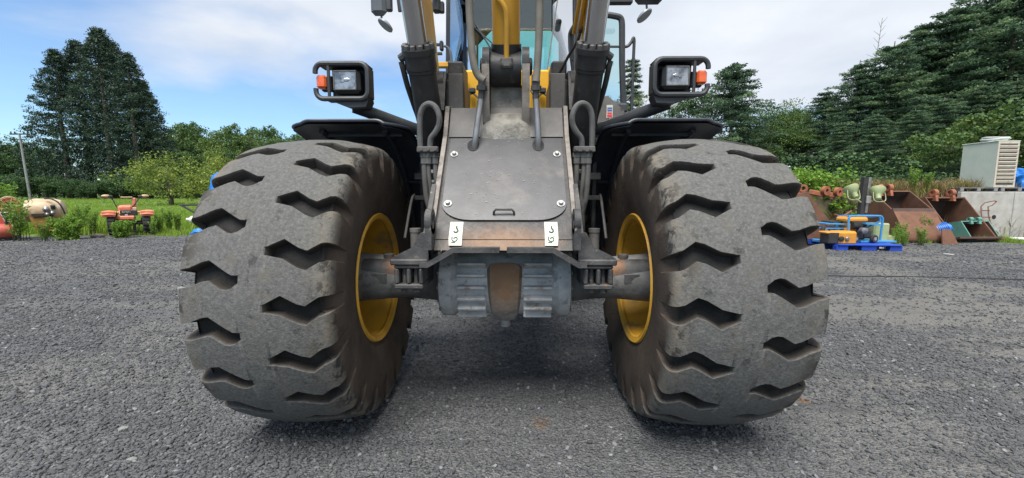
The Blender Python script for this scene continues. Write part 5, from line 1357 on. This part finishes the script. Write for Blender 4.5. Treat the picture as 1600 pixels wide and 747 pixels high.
# red machine with a hose reel
q0 = G(5, 376, .0); S = q0.y / 650.
t = local_thing('hose_reel_sprayer', 'red machine with an orange hose reel and white panel at the left edge', 'sprayer', (q0.x, q0.y + .2, 0), .72); t.scale = (.72, 1, 1)
def rp(u, v, d=0.): return Vector(((u - 5) * S, d, (376 - v) * S))
b = MB()
for k in range(9):
    rr_ = 9 * S + .012 * k; c = rp(8, 323, .05 - .03 * (k % 3)); b.tube([c + Vector((rr_ * 1.15 * math.cos(a), 0, rr_ * math.sin(a))) for a in np.linspace(0, 2 * math.pi, 26, endpoint=False)], .017, 6, closed=True)
part('hose_coil', b, M['hoseorange'], t)
b = MB(); c = rp(8, 323, -.05); b.tube([c + Vector((.31 * math.cos(a), 0, .28 * math.sin(a))) for a in np.linspace(0, 2 * math.pi, 30, endpoint=False)], .014, 6, closed=True)
for a in (.2, 1.25, 2.3): b.tube([c + Vector((.3 * math.cos(a), 0, .27 * math.sin(a))), c - Vector((.3 * math.cos(a), 0, .27 * math.sin(a)))], .012, 6)
b.lathe([(-.05, .05), (.2, .05)], c, (0, 1, 0), 12); part('reel', b, M['tan'], t)
b = MB(); b.tube([rp(-6, 331, -.1), rp(13, 332, -.1), rp(22, 345, -.12), rp(0, 346, -.12)], .016, 6, closed=True); part('panel_frame', b, M['whitep'], t)
b = MB(); b.prism([rp(-6, 331, -.09), rp(13, 332, -.09), rp(21, 345, -.11), rp(0, 346, -.11)], (0, .02, 0)); part('panel', b, M['quaddark'], t)
b = MB(); b.lathe([(-.45, 0), (-.42, .14), (-.3, .19), (.1, .19), (.2, .14), (.23, 0)], rp(-2, 361, -.05), (1, 0, 0), 20); part('red_cylinder', b, M['redp'], t)
b = MB(); b.box(rp(-8, 340, .25), (.6, .4, .5), bev=.04); part('body', b, M['redp'], t)
b = MB(); b.tube([rp(2, 338, -.1), rp(1, 356, -.1)], .05, 8); b.box(rp(-2, 372, .1), (.5, .4, .08)); part('stand', b, M['quaddark'], t)
# trailer drawbar, tarps, white can
q0 = G(312, 362, .0)
b = MB(); S = q0.y / 650.
def dp(u, v, d=0.): return Vector((q0.x + (u - 312) * S, q0.y + d, (362 - v) * S))
t = thing('trailer', 'black steel trailer drawbar sticking out beside the left tyre', 'trailer', (q0.x + .6, q0.y, 0))
b = MB(); b.tube([dp(284, 320), dp(345, 319)], .028, 6); b.tube([dp(286, 320), dp(312, 335)], .035, 6); b.tube([dp(312, 335), dp(345, 334)], .03, 6); b.tube([dp(284, 320, .0), dp(345, 319, .8)], .025, 6); part('drawbar', b, M['quaddark'], t)
b = MB(); b.box(dp(345, 338, .4), (.7, 1.2, .12), bev=.01); part('bed', b, M['quaddark'], t)
b = MB(); b.lathe([(-.08, .0), (-.08, .3), (.08, .3), (.08, 0)], dp(345, 343, -.1), (0, 1, 0), 20); part('wheel', b, M['tyresmall'], t)
b = MB(); b.lathe([(0, 0), (0, .10), (.32, .12), (.42, .05), (.5, .04), (.5, 0)], dp(308, 343, -.2) + Vector((.35, 0, 0)), (-1, 0, .05), 16); solo('white_can', b, M['whitep'], 'white plastic can lying on its side under the black drawbar', 'can')
def tarp(name, c, d, seed, label, bumps=.18, loc=(0, 0, 0)):
    b = MB(); r = np.random.default_rng(seed); pts = []
    for i in range(25):
        row = []; t_ = math.pi * .5 * (i / 24)
        for k in range(49):
            a = 2 * math.pi * k / 48; kk = 1 + bumps * (float(fbm(np.array(2.5 + math.cos(a) * 2.2 + i * .25), np.array(2.5 + math.sin(a) * 2.2 - i * .1), seed)) - .47) * 2 + .05 * math.sin(a * 9 + seed) * (i / 24)
            row.append((c[0] + d[0] * math.copysign(abs(math.cos(a)) ** .7, math.cos(a)) * math.sin(t_) ** .6 * kk, c[1] + d[1] * math.copysign(abs(math.sin(a)) ** .7, math.sin(a)) * math.sin(t_) ** .6 * kk, c[2] + d[2] * math.cos(t_) ** .7 * (.9 + .2 * (kk - 1) / max(bumps, .01))))
        pts.append(row)
    b.grid(pts); return solo(name, b, M['tarp'], label, 'tarp')
q1 = G(308, 370, 0); tarp('blue_tarp', (q1.x + .05, q1.y + .2, -.02), (.28, .26, .26), 4, 'small crumpled blue tarp on the gravel edge beside the left tyre', .3)
q2 = P(352, 300, 13.6); tarp('blue_tarp', (q2.x + .02, 13.9, .9), (.62, .6, 1.14), 8, 'tall blue tarp over a load, showing above the left tyre', .22)
b = MB(); b.box((q2.x + .02, 13.9, .46), (1.1, 1.0, .94), bev=.04); solo('covered_load', b, M['quaddark'], 'dark load standing under the tall blue tarp', 'load')
b = MB(); q = G(153, 371, .01); b.ball((0, 0, .0), (.22, .10, .07), 9, 5); solo('log', b, M['bark'], 'short piece of weathered wood lying beside the round bush', 'wood', loc=(0, 0, 0)).location = (q.x, q.y, .05)

# ------------------------------------------------------------------ right side things
def push(p, dy): k = (p.y + dy) / p.y; return Vector((p.x * k, p.y * k, p.z))
def bucket(name, label, loc, rz, W, prof, ears, mats=('rust', 'rustdark_shade'), thick=.035, group=None, teeth=True):
    "excavator bucket: curved shell, two side plates, lip with teeth, two pin ears; local -Y faces the opening"
    t = local_thing(name, label, 'digger bucket', loc, rz, group)
    pr = [Vector((0, y, z)) for y, z in prof]; sm = smoothpath(pr, 5); b = MB()
    n_ = []
    for i, p in enumerate(sm):
        d = (sm[min(i + 1, len(sm) - 1)] - sm[max(i - 1, 0)]).normalized(); n_.append(Vector((0, -d.z, d.y)))
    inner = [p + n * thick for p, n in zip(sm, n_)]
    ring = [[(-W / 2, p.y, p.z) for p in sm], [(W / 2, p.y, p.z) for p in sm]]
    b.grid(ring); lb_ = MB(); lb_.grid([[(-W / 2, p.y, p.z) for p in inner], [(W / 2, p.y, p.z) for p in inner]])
    for e in (0, -1): b.add([(-W / 2, sm[e].y, sm[e].z), (W / 2, sm[e].y, sm[e].z), (W / 2, inner[e].y, inner[e].z), (-W / 2, inner[e].y, inner[e].z)], [(0, 1, 2, 3)])
    part('shell', b, M[mats[0]], t); part('shade_liner', lb_, M['rustdark_shade'], t)  # inner skin painted darker: the mouth's shade is put into its colour
    for sx in (1, -1):
        b = MB(); b.prism([(sx * W / 2, p.y, p.z) for p in sm], (sx * .025, 0, 0)); part('side_plate', b, M[mats[0]], t)
        b = MB(); b.prism([(sx * (W / 2 - .008), p.y * .985, p.z * .985 + .006) for p in sm], (sx * .004, 0, 0)); part('side_liner', b, M['rustdark_shade'] if mats[0] == 'teal' else M['rust'], t)  # teal bucket: cheeks darkened inside, mouth shade put into the colour
    b = MB(); a, c = sm[0], sm[1]; d = (a - c).normalized(); b.prism([(-W / 2 - .02, a.y, a.z), (W / 2 + .02, a.y, a.z), (W / 2 + .02, a.y + d.y * .1, a.z + d.z * .1), (-W / 2 - .02, a.y + d.y * .1, a.z + d.z * .1)], n_[0] * .05)
    part('cutting_lip', b, M[mats[1]] if mats[0] == 'rust' else M['rust'], t)
    for (ex, ey, ez, er) in ears:
        b = MB()
        b.lathe([(-.05, er * .5), (-.05, er), (.05, er), (.05, er * .5), (-.05, er * .5)], (ex, ey, ez), (1, 0, 0), 20); b.prism([(ex - .035, ey - er * .8, ez - er * .5), (ex - .035, ey + er * .8, ez - er * .5), (ex - .035, ey + er * 2.2, ez - er * 2.2), (ex - .035, ey - er * 1.2, ez - er * 2.2)], (.07, 0, 0))
        part('pin_ear', b, M['rustorange'] if mats[0] == 'rust' else M['teal'], t)
    return t
p = push(G(1409, 379), .55)
bucket('digger_bucket', 'large rusty digger bucket with its dark mouth turned up, left of the blue casing', (p.x, p.y, -.02), -.04, .98, [(-.28, .80), (-.64, .25), (-.56, .0), (.25, .0), (.72, .40), (.76, 1.0), (.52, 1.34)], ((-.36, .45, 1.42, .10), (-.10, .45, 1.42, .10)))
p = push(G(1482, 377), .40)
bucket('digger_bucket', 'large rusty digger bucket with orange pin ears behind the small teal bucket', (p.x, p.y, -.02), .06, 1.10, [(-.66, .10), (-.3, .0), (.35, .0), (.72, .42), (.66, 1.0), (.22, 1.17)], ((-.30, .25, 1.28, .10), (.20, .25, 1.28, .10)))
p = push(G(1262, 381), .7)
bucket('digger_bucket', 'rusty digger bucket half hidden behind the right tyre', (p.x - .05, p.y, -.02), 1.25, 1.1, [(-.66, .10), (-.3, .0), (.35, .0), (.72, .42), (.66, 1.12), (.22, 1.30)], ((-.30, .25, 1.40, .10), (.20, .25, 1.40, .10)))
b = MB(); 
for (u, v) in ((1290, 298), (1310, 300)):
    c = P(u, v, 11.9); b.lathe([(-.05, .05), (-.05, .13), (.05, .13), (.05, .05), (-.05, .05)], c, (.3, -1, 0), 18); b.box(c + Vector((-.22, .05, -.07)), (.42, .06, .14), ry_(.2), .02)
solo('linkage_arm', b, M['rustorange'], 'orange rusty digger linkage lying against the bank beside the light tower', 'linkage')
p = push(G(1519, 379), .40)
t = bucket('digger_bucket', 'small teal digger bucket with a rusty lip in front of the hand truck', (p.x, p.y, -.01), .10, .78, [(-.32, .06), (-.1, .0), (.2, .0), (.38, .2), (.32, .44), (.0, .54)], ((-.12, .02, .58, .055), (.12, .02, .58, .055)), ('teal', 'rust'), .025)
b = MB(); c = Vector((0, 0, 0))
b.lathe([(-.26, 0), (-.26, .15), (-.22, .19), (.1, .19), (.12, .14), (.2, .13), (.22, 0)], (0, 0, .27), (.8, -.3, .25), 20)
for k in range(7): b.lathe([(0, .15), (0, .215), (.02, .215), (.02, .15)], Vector((0, 0, .27)) + Vector((.8, -.3, .25)).normalized() * (-.18 + k * .045), (.8, -.3, .25), 20, False)
b.box((-.12, -.05, .06), (.2, .3, .34), bev=.03)
p = push(G(1470, 377), -.25); o = solo('machine_casing', b, M['tarp'], 'bright blue ribbed machine casing lying in front of the rusty bucket', 'machine part'); o.location = (p.x, p.y, .12); o.scale = (.8, .8, .8)
p = push(G(1490, 381), -.1); b = MB(); b.prism([(-.16, 0, 0), (.22, 0, 0), (.12, .12, .36), (-.10, .12, .36)], (0, .03, 0)); o = solo('rusty_plate', b, M['rust'], 'rusty steel plate leaning between the blue casing and the teal bucket', 'plate'); o.location = (p.x - .1, p.y, 0)
# retaining wall of concrete panels
WY = 12.0
x0 = P(1498, 340, WY).x
t = thing('retaining_wall', 'pale grey concrete panel retaining wall under the grey cabinet', 'wall', (x0, WY, 0))
ztop = P(1540, 299, WY).z
for k in range(5):
    xa = x0 + k * 1.50 * (1 if k else 1); w = 1.48
    if k == 0: b = MB(); b.box((x0 + .56, WY + .06, ztop / 2 - .06), (1.10 + .56 - .02 - .56 + .54, .12, ztop + .1), bev=.01) if False else b.box((x0 + .74, WY + .06, ztop / 2 - .06), (w, .12, ztop + .1), bev=.012)
    else: b = MB(); b.box((xa + .74, WY + .06 + .004 * (k % 2), ztop / 2 - .06), (w, .12, ztop + .1), bev=.012)
    part('panel', b, M['concrete'], t)
b = MB(); b.tube([(x0 + .98, WY - .004, .58), (x0 + .98, WY + .02, .58)], .06, 12); part('drain_hole', b, M['dark'], t)
# grey cabinet with louvres, on two pallets
cz = ztop + .12; CY_ = WY + .30; xc0, xc1 = P(1555, 260, CY_).x, P(1588, 260, CY_).x
W_, D_, H_ = xc1 - xc0, .95, P(1570, 221, CY_).z - cz; c = Vector(((xc0 + xc1) / 2, CY_ + D_ / 2, cz))
t = local_thing('louvred_cabinet', 'pale grey-green steel cabinet with louvres standing on pallets on the wall', 'cabinet', (c.x, c.y, cz), 0.)
b = MB(); b.box((0, 0, H_ / 2), (W_, D_, H_), bev=.012); part('body', b, M['cab_grey'], t)
b = MB(); xf = 0
fx = W_ / 2
# louvre face is the one turned towards +X / camera side
for (p_, s_) in (((0, -D_ / 2 - .008, H_ - .03), (W_, .02, .06)), ((0, -D_ / 2 - .008, .03), (W_, .02, .06)), ((-W_ / 2 + .025, -D_ / 2 - .008, H_ / 2), (.05, .02, H_ - .124)), ((W_ / 2 - .025, -D_ / 2 - .008, H_ / 2), (.05, .02, H_ - .124))): b.box(p_, s_)
part('louvre_frame', b, M['cream'], t)
b = MB(); b.box((0, -D_ / 2 - .003, H_ / 2), (W_ - .1, .006, H_ - .13)); part('louvre_back', b, M['slot'], t)
for k in range(10):
    b = MB(); z = .10 + (H_ - .20) * (k + .5) / 10
    b.box((0, -D_ / 2 - .02, z), (W_ - .11, .05, (H_ - .2) / 10 * .60), rx_(.35), .004); part('louvre', b, M['cream'], t)
b = MB(); b.box((-.0, 0, H_ + .012), (W_ + .04, D_ + .04, .024), bev=.006); part('lid', b, M['cab_grey'], t)
for dx_ in (-.80, .36):
    tp_ = local_thing('pallet', 'grey pallet under the left half of the louvred cabinet' if dx_ < 0 else 'grey pallet under the right half of the louvred cabinet', 'pallet', (c.x + dx_ * 1.0 + .1, WY + .75, ztop + .005), 0)
    for k in range(5):
        b = MB(); b.box((0, -.4 + k * .2, .095), (1.1, .15, .02)); part('deck_board', b, M['poleconc'], tp_)
    for k in (-.48, 0, .48):
        b = MB(); b.box((k, 0, .042), (.10, .95, .08)); part('bearer', b, M['poleconc'], tp_)
b = MB(); r = np.random.default_rng(6)
for k in range(9):
    rr_ = .20 + .018 * (k % 5); b.tube([(rr_ * 1.15 * math.cos(x) + r.normal(0, .006), rr_ * math.sin(x) + r.normal(0, .006), .03 + .022 * (k // 2) + .012 * math.sin(x * 2 + k)) for x in np.linspace(0, 2 * math.pi, 26, endpoint=False)], .018, 6, closed=True)
o = solo('rope_coil', b, M['rope'], 'coil of pale rope lying on top of the louvred cabinet', 'rope'); o.location = (c.x + .02, c.y - .1, cz + H_ + .024)
q = P(1606, 297, WY + .7); o = tarp('blue_tarp', (0, 0, 0), (.62, .5, .72), 12, 'crumpled blue tarp on the wall right of the louvred cabinet', .35); o.location = (q.x + .12, WY + .8, ztop - .01)
# hand truck
q = push(G(1548, 372), -.32); S = q.y / 650.
t = thing('hand_truck', 'rusty hand truck leaning against the concrete wall', 'hand truck', (q.x, q.y, 0))
def hp_(u, v, d=0.): return Vector((q.x + (u - 1548) * S, q.y + d, (372 - v) * S))
b = MB()
for du in (0, 11): b.tube([hp_(1533 + du, 362, -.1), hp_(1537 + du, 335, .12), hp_(1541 + du, 322 , .22)] + ([hp_(1548, 316, .25), hp_(1562, 313, .25), hp_(1566, 314, .25)] if du == 0 else [hp_(1558, 320, .22), hp_(1566, 314, .25)]), .015, 6)
part('side_rail', b, M['rust'], t)
for v in (328, 338, 348, 358):
    b = MB(); k = (362 - v) / 40; b.tube([hp_(1533 + 8 * k, v, -.1 + .3 * k), hp_(1544 + 8 * k, v, -.1 + .3 * k)], .013, 6); part('rung', b, M['rust'], t)
b = MB(); b.box(hp_(1540, 367, -.2), (.32, .26, .02)); part('toe_plate', b, M['rust'], t)
for du in (-9, 7):
    b = MB(); b.lathe([(-.03, .05), (-.035, .12), (0, .135), (.035, .12), (.03, .05), (.03, 0), (-.03, 0)], hp_(1545 + du, 364.5, .05), (1, .3, 0), 18); part('wheel', b, M['tyresmall'], t)
b = MB(); b.tube([G(1538, 374, .04), G(1640, 379, .04)], .04, 8); solo('steel_pipe', b, M['quaddark'], 'long dark pipe lying along the foot of the concrete wall', 'pipe')
b = MB(); b.tube([G(1583, 374, .06) + Vector((0, .12, 0)), G(1640, 376, .06) + Vector((0, .12, 0))], .05, 8); solo('white_pipe', b, M['whitep'], 'short white pipe lying beside the dark pipe at the wall', 'pipe')
# blue plastic pallet and what stands on it
q = push(G(1330, 391), .45); pz = -.10
t = local_thing('plastic_pallet', 'blue plastic pallet on the gravel carrying an orange engine', 'pallet', (q.x, q.y, .0), pz)
b = MB()
for k in range(6): b.box((0, -.50 + k * .2, .125), (1.28, .17, .022), bev=.004)
for k in (-.53, .53): b.box((k, 0, .112), (.12, 1.1, .012))
part('deck', b, M['bluepallet'], t)
for k in (-.54, 0, .54):
    for j in (-.48, 0, .48):
        b = MB(); b.box((k, j, .055), (.24 if k else .3, .14, .11), bev=.006); part('foot', b, M['bluepallet'], t)
b = MB(); b.box((.22, -.556, .075), (.05, .006, .035)); b.box((.27, -.556, .07), (.03, .006, .02)); part('white_mark', b, M['whitep'], t)
PX, PY = q.x, q.y
S = q.y / 650.
def ep(u, v, d=0.): return P(u, v, PY + d)
t = thing('generator', 'orange petrol generator lying on the front of the blue pallet', 'generator', (PX - .2, PY - .25, .136))
b = MB(); b.box(ep(1316, 371, -.25), (.42, .34, .30), bev=.04); part('tank_cover', b, M['engine'], t)
b = MB(); b.box(ep(1297, 371, -.25), (.26, .30, .26), bev=.02); part('engine_block', b, M['quaddark'], t)
b = MB(); b.box(ep(1297, 363, -.25), (.34, .28, .05), bev=.02); part('top_cover', b, M['engine'], t)
for (u, v, r_, m_) in ((1314, 373, .055, 'quaddark'), (1323, 373, .045, 'steel')):
    b = MB(); b.lathe([(0, 0), (0, r_), (.03, r_), (.04, r_ * .7), (.04, 0)], ep(u, v, -.415), (0, -1, 0), 16); part('dial', b, M[m_], t)
# light tower on a blue tube frame with wheels
t = thing('light_tower', 'light tower with two olive lamp heads on a wheeled blue tube frame', 'light tower', (PX + .25, PY + .2, .136))
def loop_(pts, r_=.022): bb = MB(); bb.tube(smoothpath(pts, 4), r_, 8); return bb
for d in (-.2, .55):
    b = loop_([ep(1325 - 18 * (d > 0), 375, d), ep(1326 - 18 * (d > 0), 345, d), ep(1328 - 18 * (d > 0), 339, d), ep(1334 - 18 * (d > 0), 337.5, d), ep(1372 - 4 * (d > 0), 337.5, d), ep(1378 - 4 * (d > 0), 340, d), ep(1379 - 4 * (d > 0), 346, d), ep(1375 - 4 * (d > 0), 375, d)]); part('frame_hoop', b, M['blueframe'], t)
b = MB()
for (u, v) in ((1330, 338), (1374, 338)): b.tube([ep(u, v, -.2), ep(u - 12 * (u < 1350) - 4 * (u > 1350), v, .55)], .02, 8)
b.box(ep(1352, 375, .15), (.8, .75, .04), bev=.006); b.box(ep(1350, 338, .2), (.5, .06, .04)); part('base_frame', b, M['blueframe'], t)
for u in (1335, 1365):
    b = MB(); b.lathe([(-.03, .04), (-.035, .08), (0, .095), (.035, .08), (.03, .04)], Vector((ep(u, 379, -.26).x, PY - .26, .235)), (.25, -1, 0), 18); w_ = part('wheel', b, M['tyresmall'], t)
    b = MB(); b.lathe([(-.03, .0), (-.03, .04), (.036, .04), (.036, 0)], Vector((ep(u, 379, -.26).x, PY - .26, .235)), (.25, -1, 0), 14); part('hub', b, M['zinc'], w_)
b = MB(); b.box(ep(1331, 343, .15), (.5, .4, .14), bev=.05); part('fuel_tank', b, M['engine'], t)
b = MB(); b.box(ep(1325, 357, .1), (.22, .3, .3), bev=.04); b.lathe([(0, .06), (.03, .06), (.03, 0)], ep(1322, 360, -.06), (0, -1, 0), 14); part('engine_cover', b, M['engine'], t)
b = MB(); b.lathe([(-.16, 0), (-.16, .09), (.14, .09), (.16, 0)], ep(1340, 352, -.05), (1, .1, 0), 16); b.box(ep(1352, 365, -.08), (.16, .2, .2), bev=.03); b.box(ep(1340, 366, 0), (.2, .25, .22), bev=.03); part('silencer', b, M['quaddark'], t)
b = MB(); b.lathe([(0, .07), (.1, .07), (.12, .03), (.12, 0)], ep(1346, 360, -.2), (0, -1, 0), 14); part('recoil_starter', b, M['steel'], t)
b = MB(); b.box(ep(1367, 362, .25), (.36, .4, .42), bev=.03); b.box(ep(1372, 372, .3), (.5, .4, .16), bev=.02); part('lighting_body', b, M['olive'], t)
b = MB(); b.tube([ep(1373, 347, -.2), ep(1352, 356, .0)], .02, 8); b.box(ep(1362, 350, -.15), (.36, .12, .04), ry_(.1)); part('cross_brace', b, M['blueframe'], t)
b = MB(); m0, m1 = ep(1344, 335, .25), ep(1351, 277, .25); dm = (m1 - m0)
rot = ry_(math.atan2(dm.x, dm.z)); b.box((m0 + m1) / 2, (.09, .10, dm.length), rot); part('mast', b, M['quaddark'], t)
b = MB(); b.box((m0 + m1) / 2 + Vector((.085, -.03, .02)), (.06, .06, dm.length * .95), rot); part('mast_rail', b, M['steel'], t)
b = MB(); b.box(ep(1357, 312, .16), (.10, .05, .17), rot, .01); part('junction_box', b, M['zinc'], t)
for (u, v, nx) in ((1331, 297, -.15), (1371, 300, .25)):
    c = ep(u, v, .12); n = Vector((nx, .55, .85)).normalized()
    b = MB(); b.lathe([(.10, .0), (.10, .19), (.085, .20), (.02, .185), (-.06, .13), (-.10, .09), (-.12, .075), (-.24, .065), (-.26, .04), (-.26, 0)], c, n, 28); lh = part('lamp_head', b.scale_about(c, .8), M['olive'], t)
    b = MB(); b.tube(smoothpath([c + Vector((-.16, -.05, .0)), c + Vector((-.17, -.1, -.2)), c + Vector((-.1, -.12, -.27)), c + Vector((.1, -.12, -.27)), c + Vector((.17, -.1, -.2)), c + Vector((.16, -.05, 0))], 4), .013, 6); part('yoke', b.scale_about(c, .8), M['olive'], lh)
b = MB(); b.tube([ep(1331, 306, .2), ep(1348, 318, .22)], .018, 6); b.tube([ep(1371, 309, .2), ep(1352, 320, .22)], .018, 6); part('lamp_bracket', b, M['olive'], t)
# low blue cart left of it
t = thing('hand_cart', 'low blue cart with small wheels between the right tyre and the generator', 'cart', (PX - .55, PY + .2, .0))
b = MB(); b.box(ep(1294, 349, .25), (.45, .5, .03), ry_(.03), .005); b.box(ep(1294, 356, .2), (.5, .4, .03), bev=.005); b.box(ep(1290, 376, .05), (.42, .3, .06), bev=.01); b.tube([ep(1285, 357, .2), ep(1285, 384, .2)], .02, 6); b.tube([ep(1303, 357, .2), ep(1303, 384, .2)], .02, 6); part('tray', b, M['blueframe'], t)
b = MB(); b.box(ep(1300, 346, .3), (.3, .3, .03), bev=.005); part('lid', b, M['quaddark'], t)
b = MB(); b.lathe([(-.04, .03), (-.04, .10), (0, .115), (.04, .10), (.04, .03)], ep(1289, 360, .05), (.3, -1, 0), 18); wh = part('wheel', b, M['tyresmall'], t)
b = MB(); b.lathe([(-.03, .0), (-.03, .05), (.045, .05), (.045, 0)], ep(1289, 360, .05), (.3, -1, 0), 14); part('hub', b, M['zinc'], wh)
# rusty scrap behind, cable and litter on the yard
b = MB(); b.tube([P(1300, 352, 11.4), P(1318, 338, 11.6), P(1330, 330, 11.8)], .03, 6); b.tube([P(1304, 335, 11.6), P(1330, 345, 11.6)], .025, 6); b.box(P(1312, 372, 11.5), (.5, .3, .5)); solo('scrap_iron', b, M['rust'], 'rusty scrap iron lying against the bank behind the blue cart', 'scrap metal')
r = np.random.default_rng(8); b = MB(); b.tube(smoothpath([G(1276, 430, .012), G(1340, 431.5, .012), G(1420, 432, .012), G(1500, 434, .012), G(1640, 438, .012)]), .008, 6); solo('cable', b, M['quaddark'], 'thin dark cable lying across the gravel right of the tyre', 'cable')
b = MB(); b.box((0, 0, .012), (.16, .07, .012), ry_(.12), .004); o = solo('litter', b, M['whitep'], 'scrap of white litter on the gravel in front of the teal bucket', 'litter'); q = G(1482, 398); o.location = (q.x, q.y, .0)
def flat_stone(u, v, sx_, label, m='stone2'):
    q = G(u, v); o = link('stone', rock_mesh('stone', int(u), M[m], .45)); o.location = (q.x, q.y, float(yard_z(np.array(q.x), np.array(q.y))) + sx_ * .1); o.scale = (sx_,) * 3; tag(o, label, 'stone')
M['stone2'] = mat('pale_stone', (.17, .17, .165), (.23, .228, .22), 12, .9)
flat_stone(193, 673, .055, 'largest loose grey stone on the gravel at lower left of the left tyre', 'stone2')
flat_stone(208, 722, .05, 'flat pale stone on the gravel at the bottom left corner', 'stone2')
flat_stone(284, 452, .12, 'flat pale stone on the gravel just left of the left tyre', 'stone2')
flat_stone(890, 713, .03, 'small white stone on the gravel near the bottom between the tyres', 'stone2')
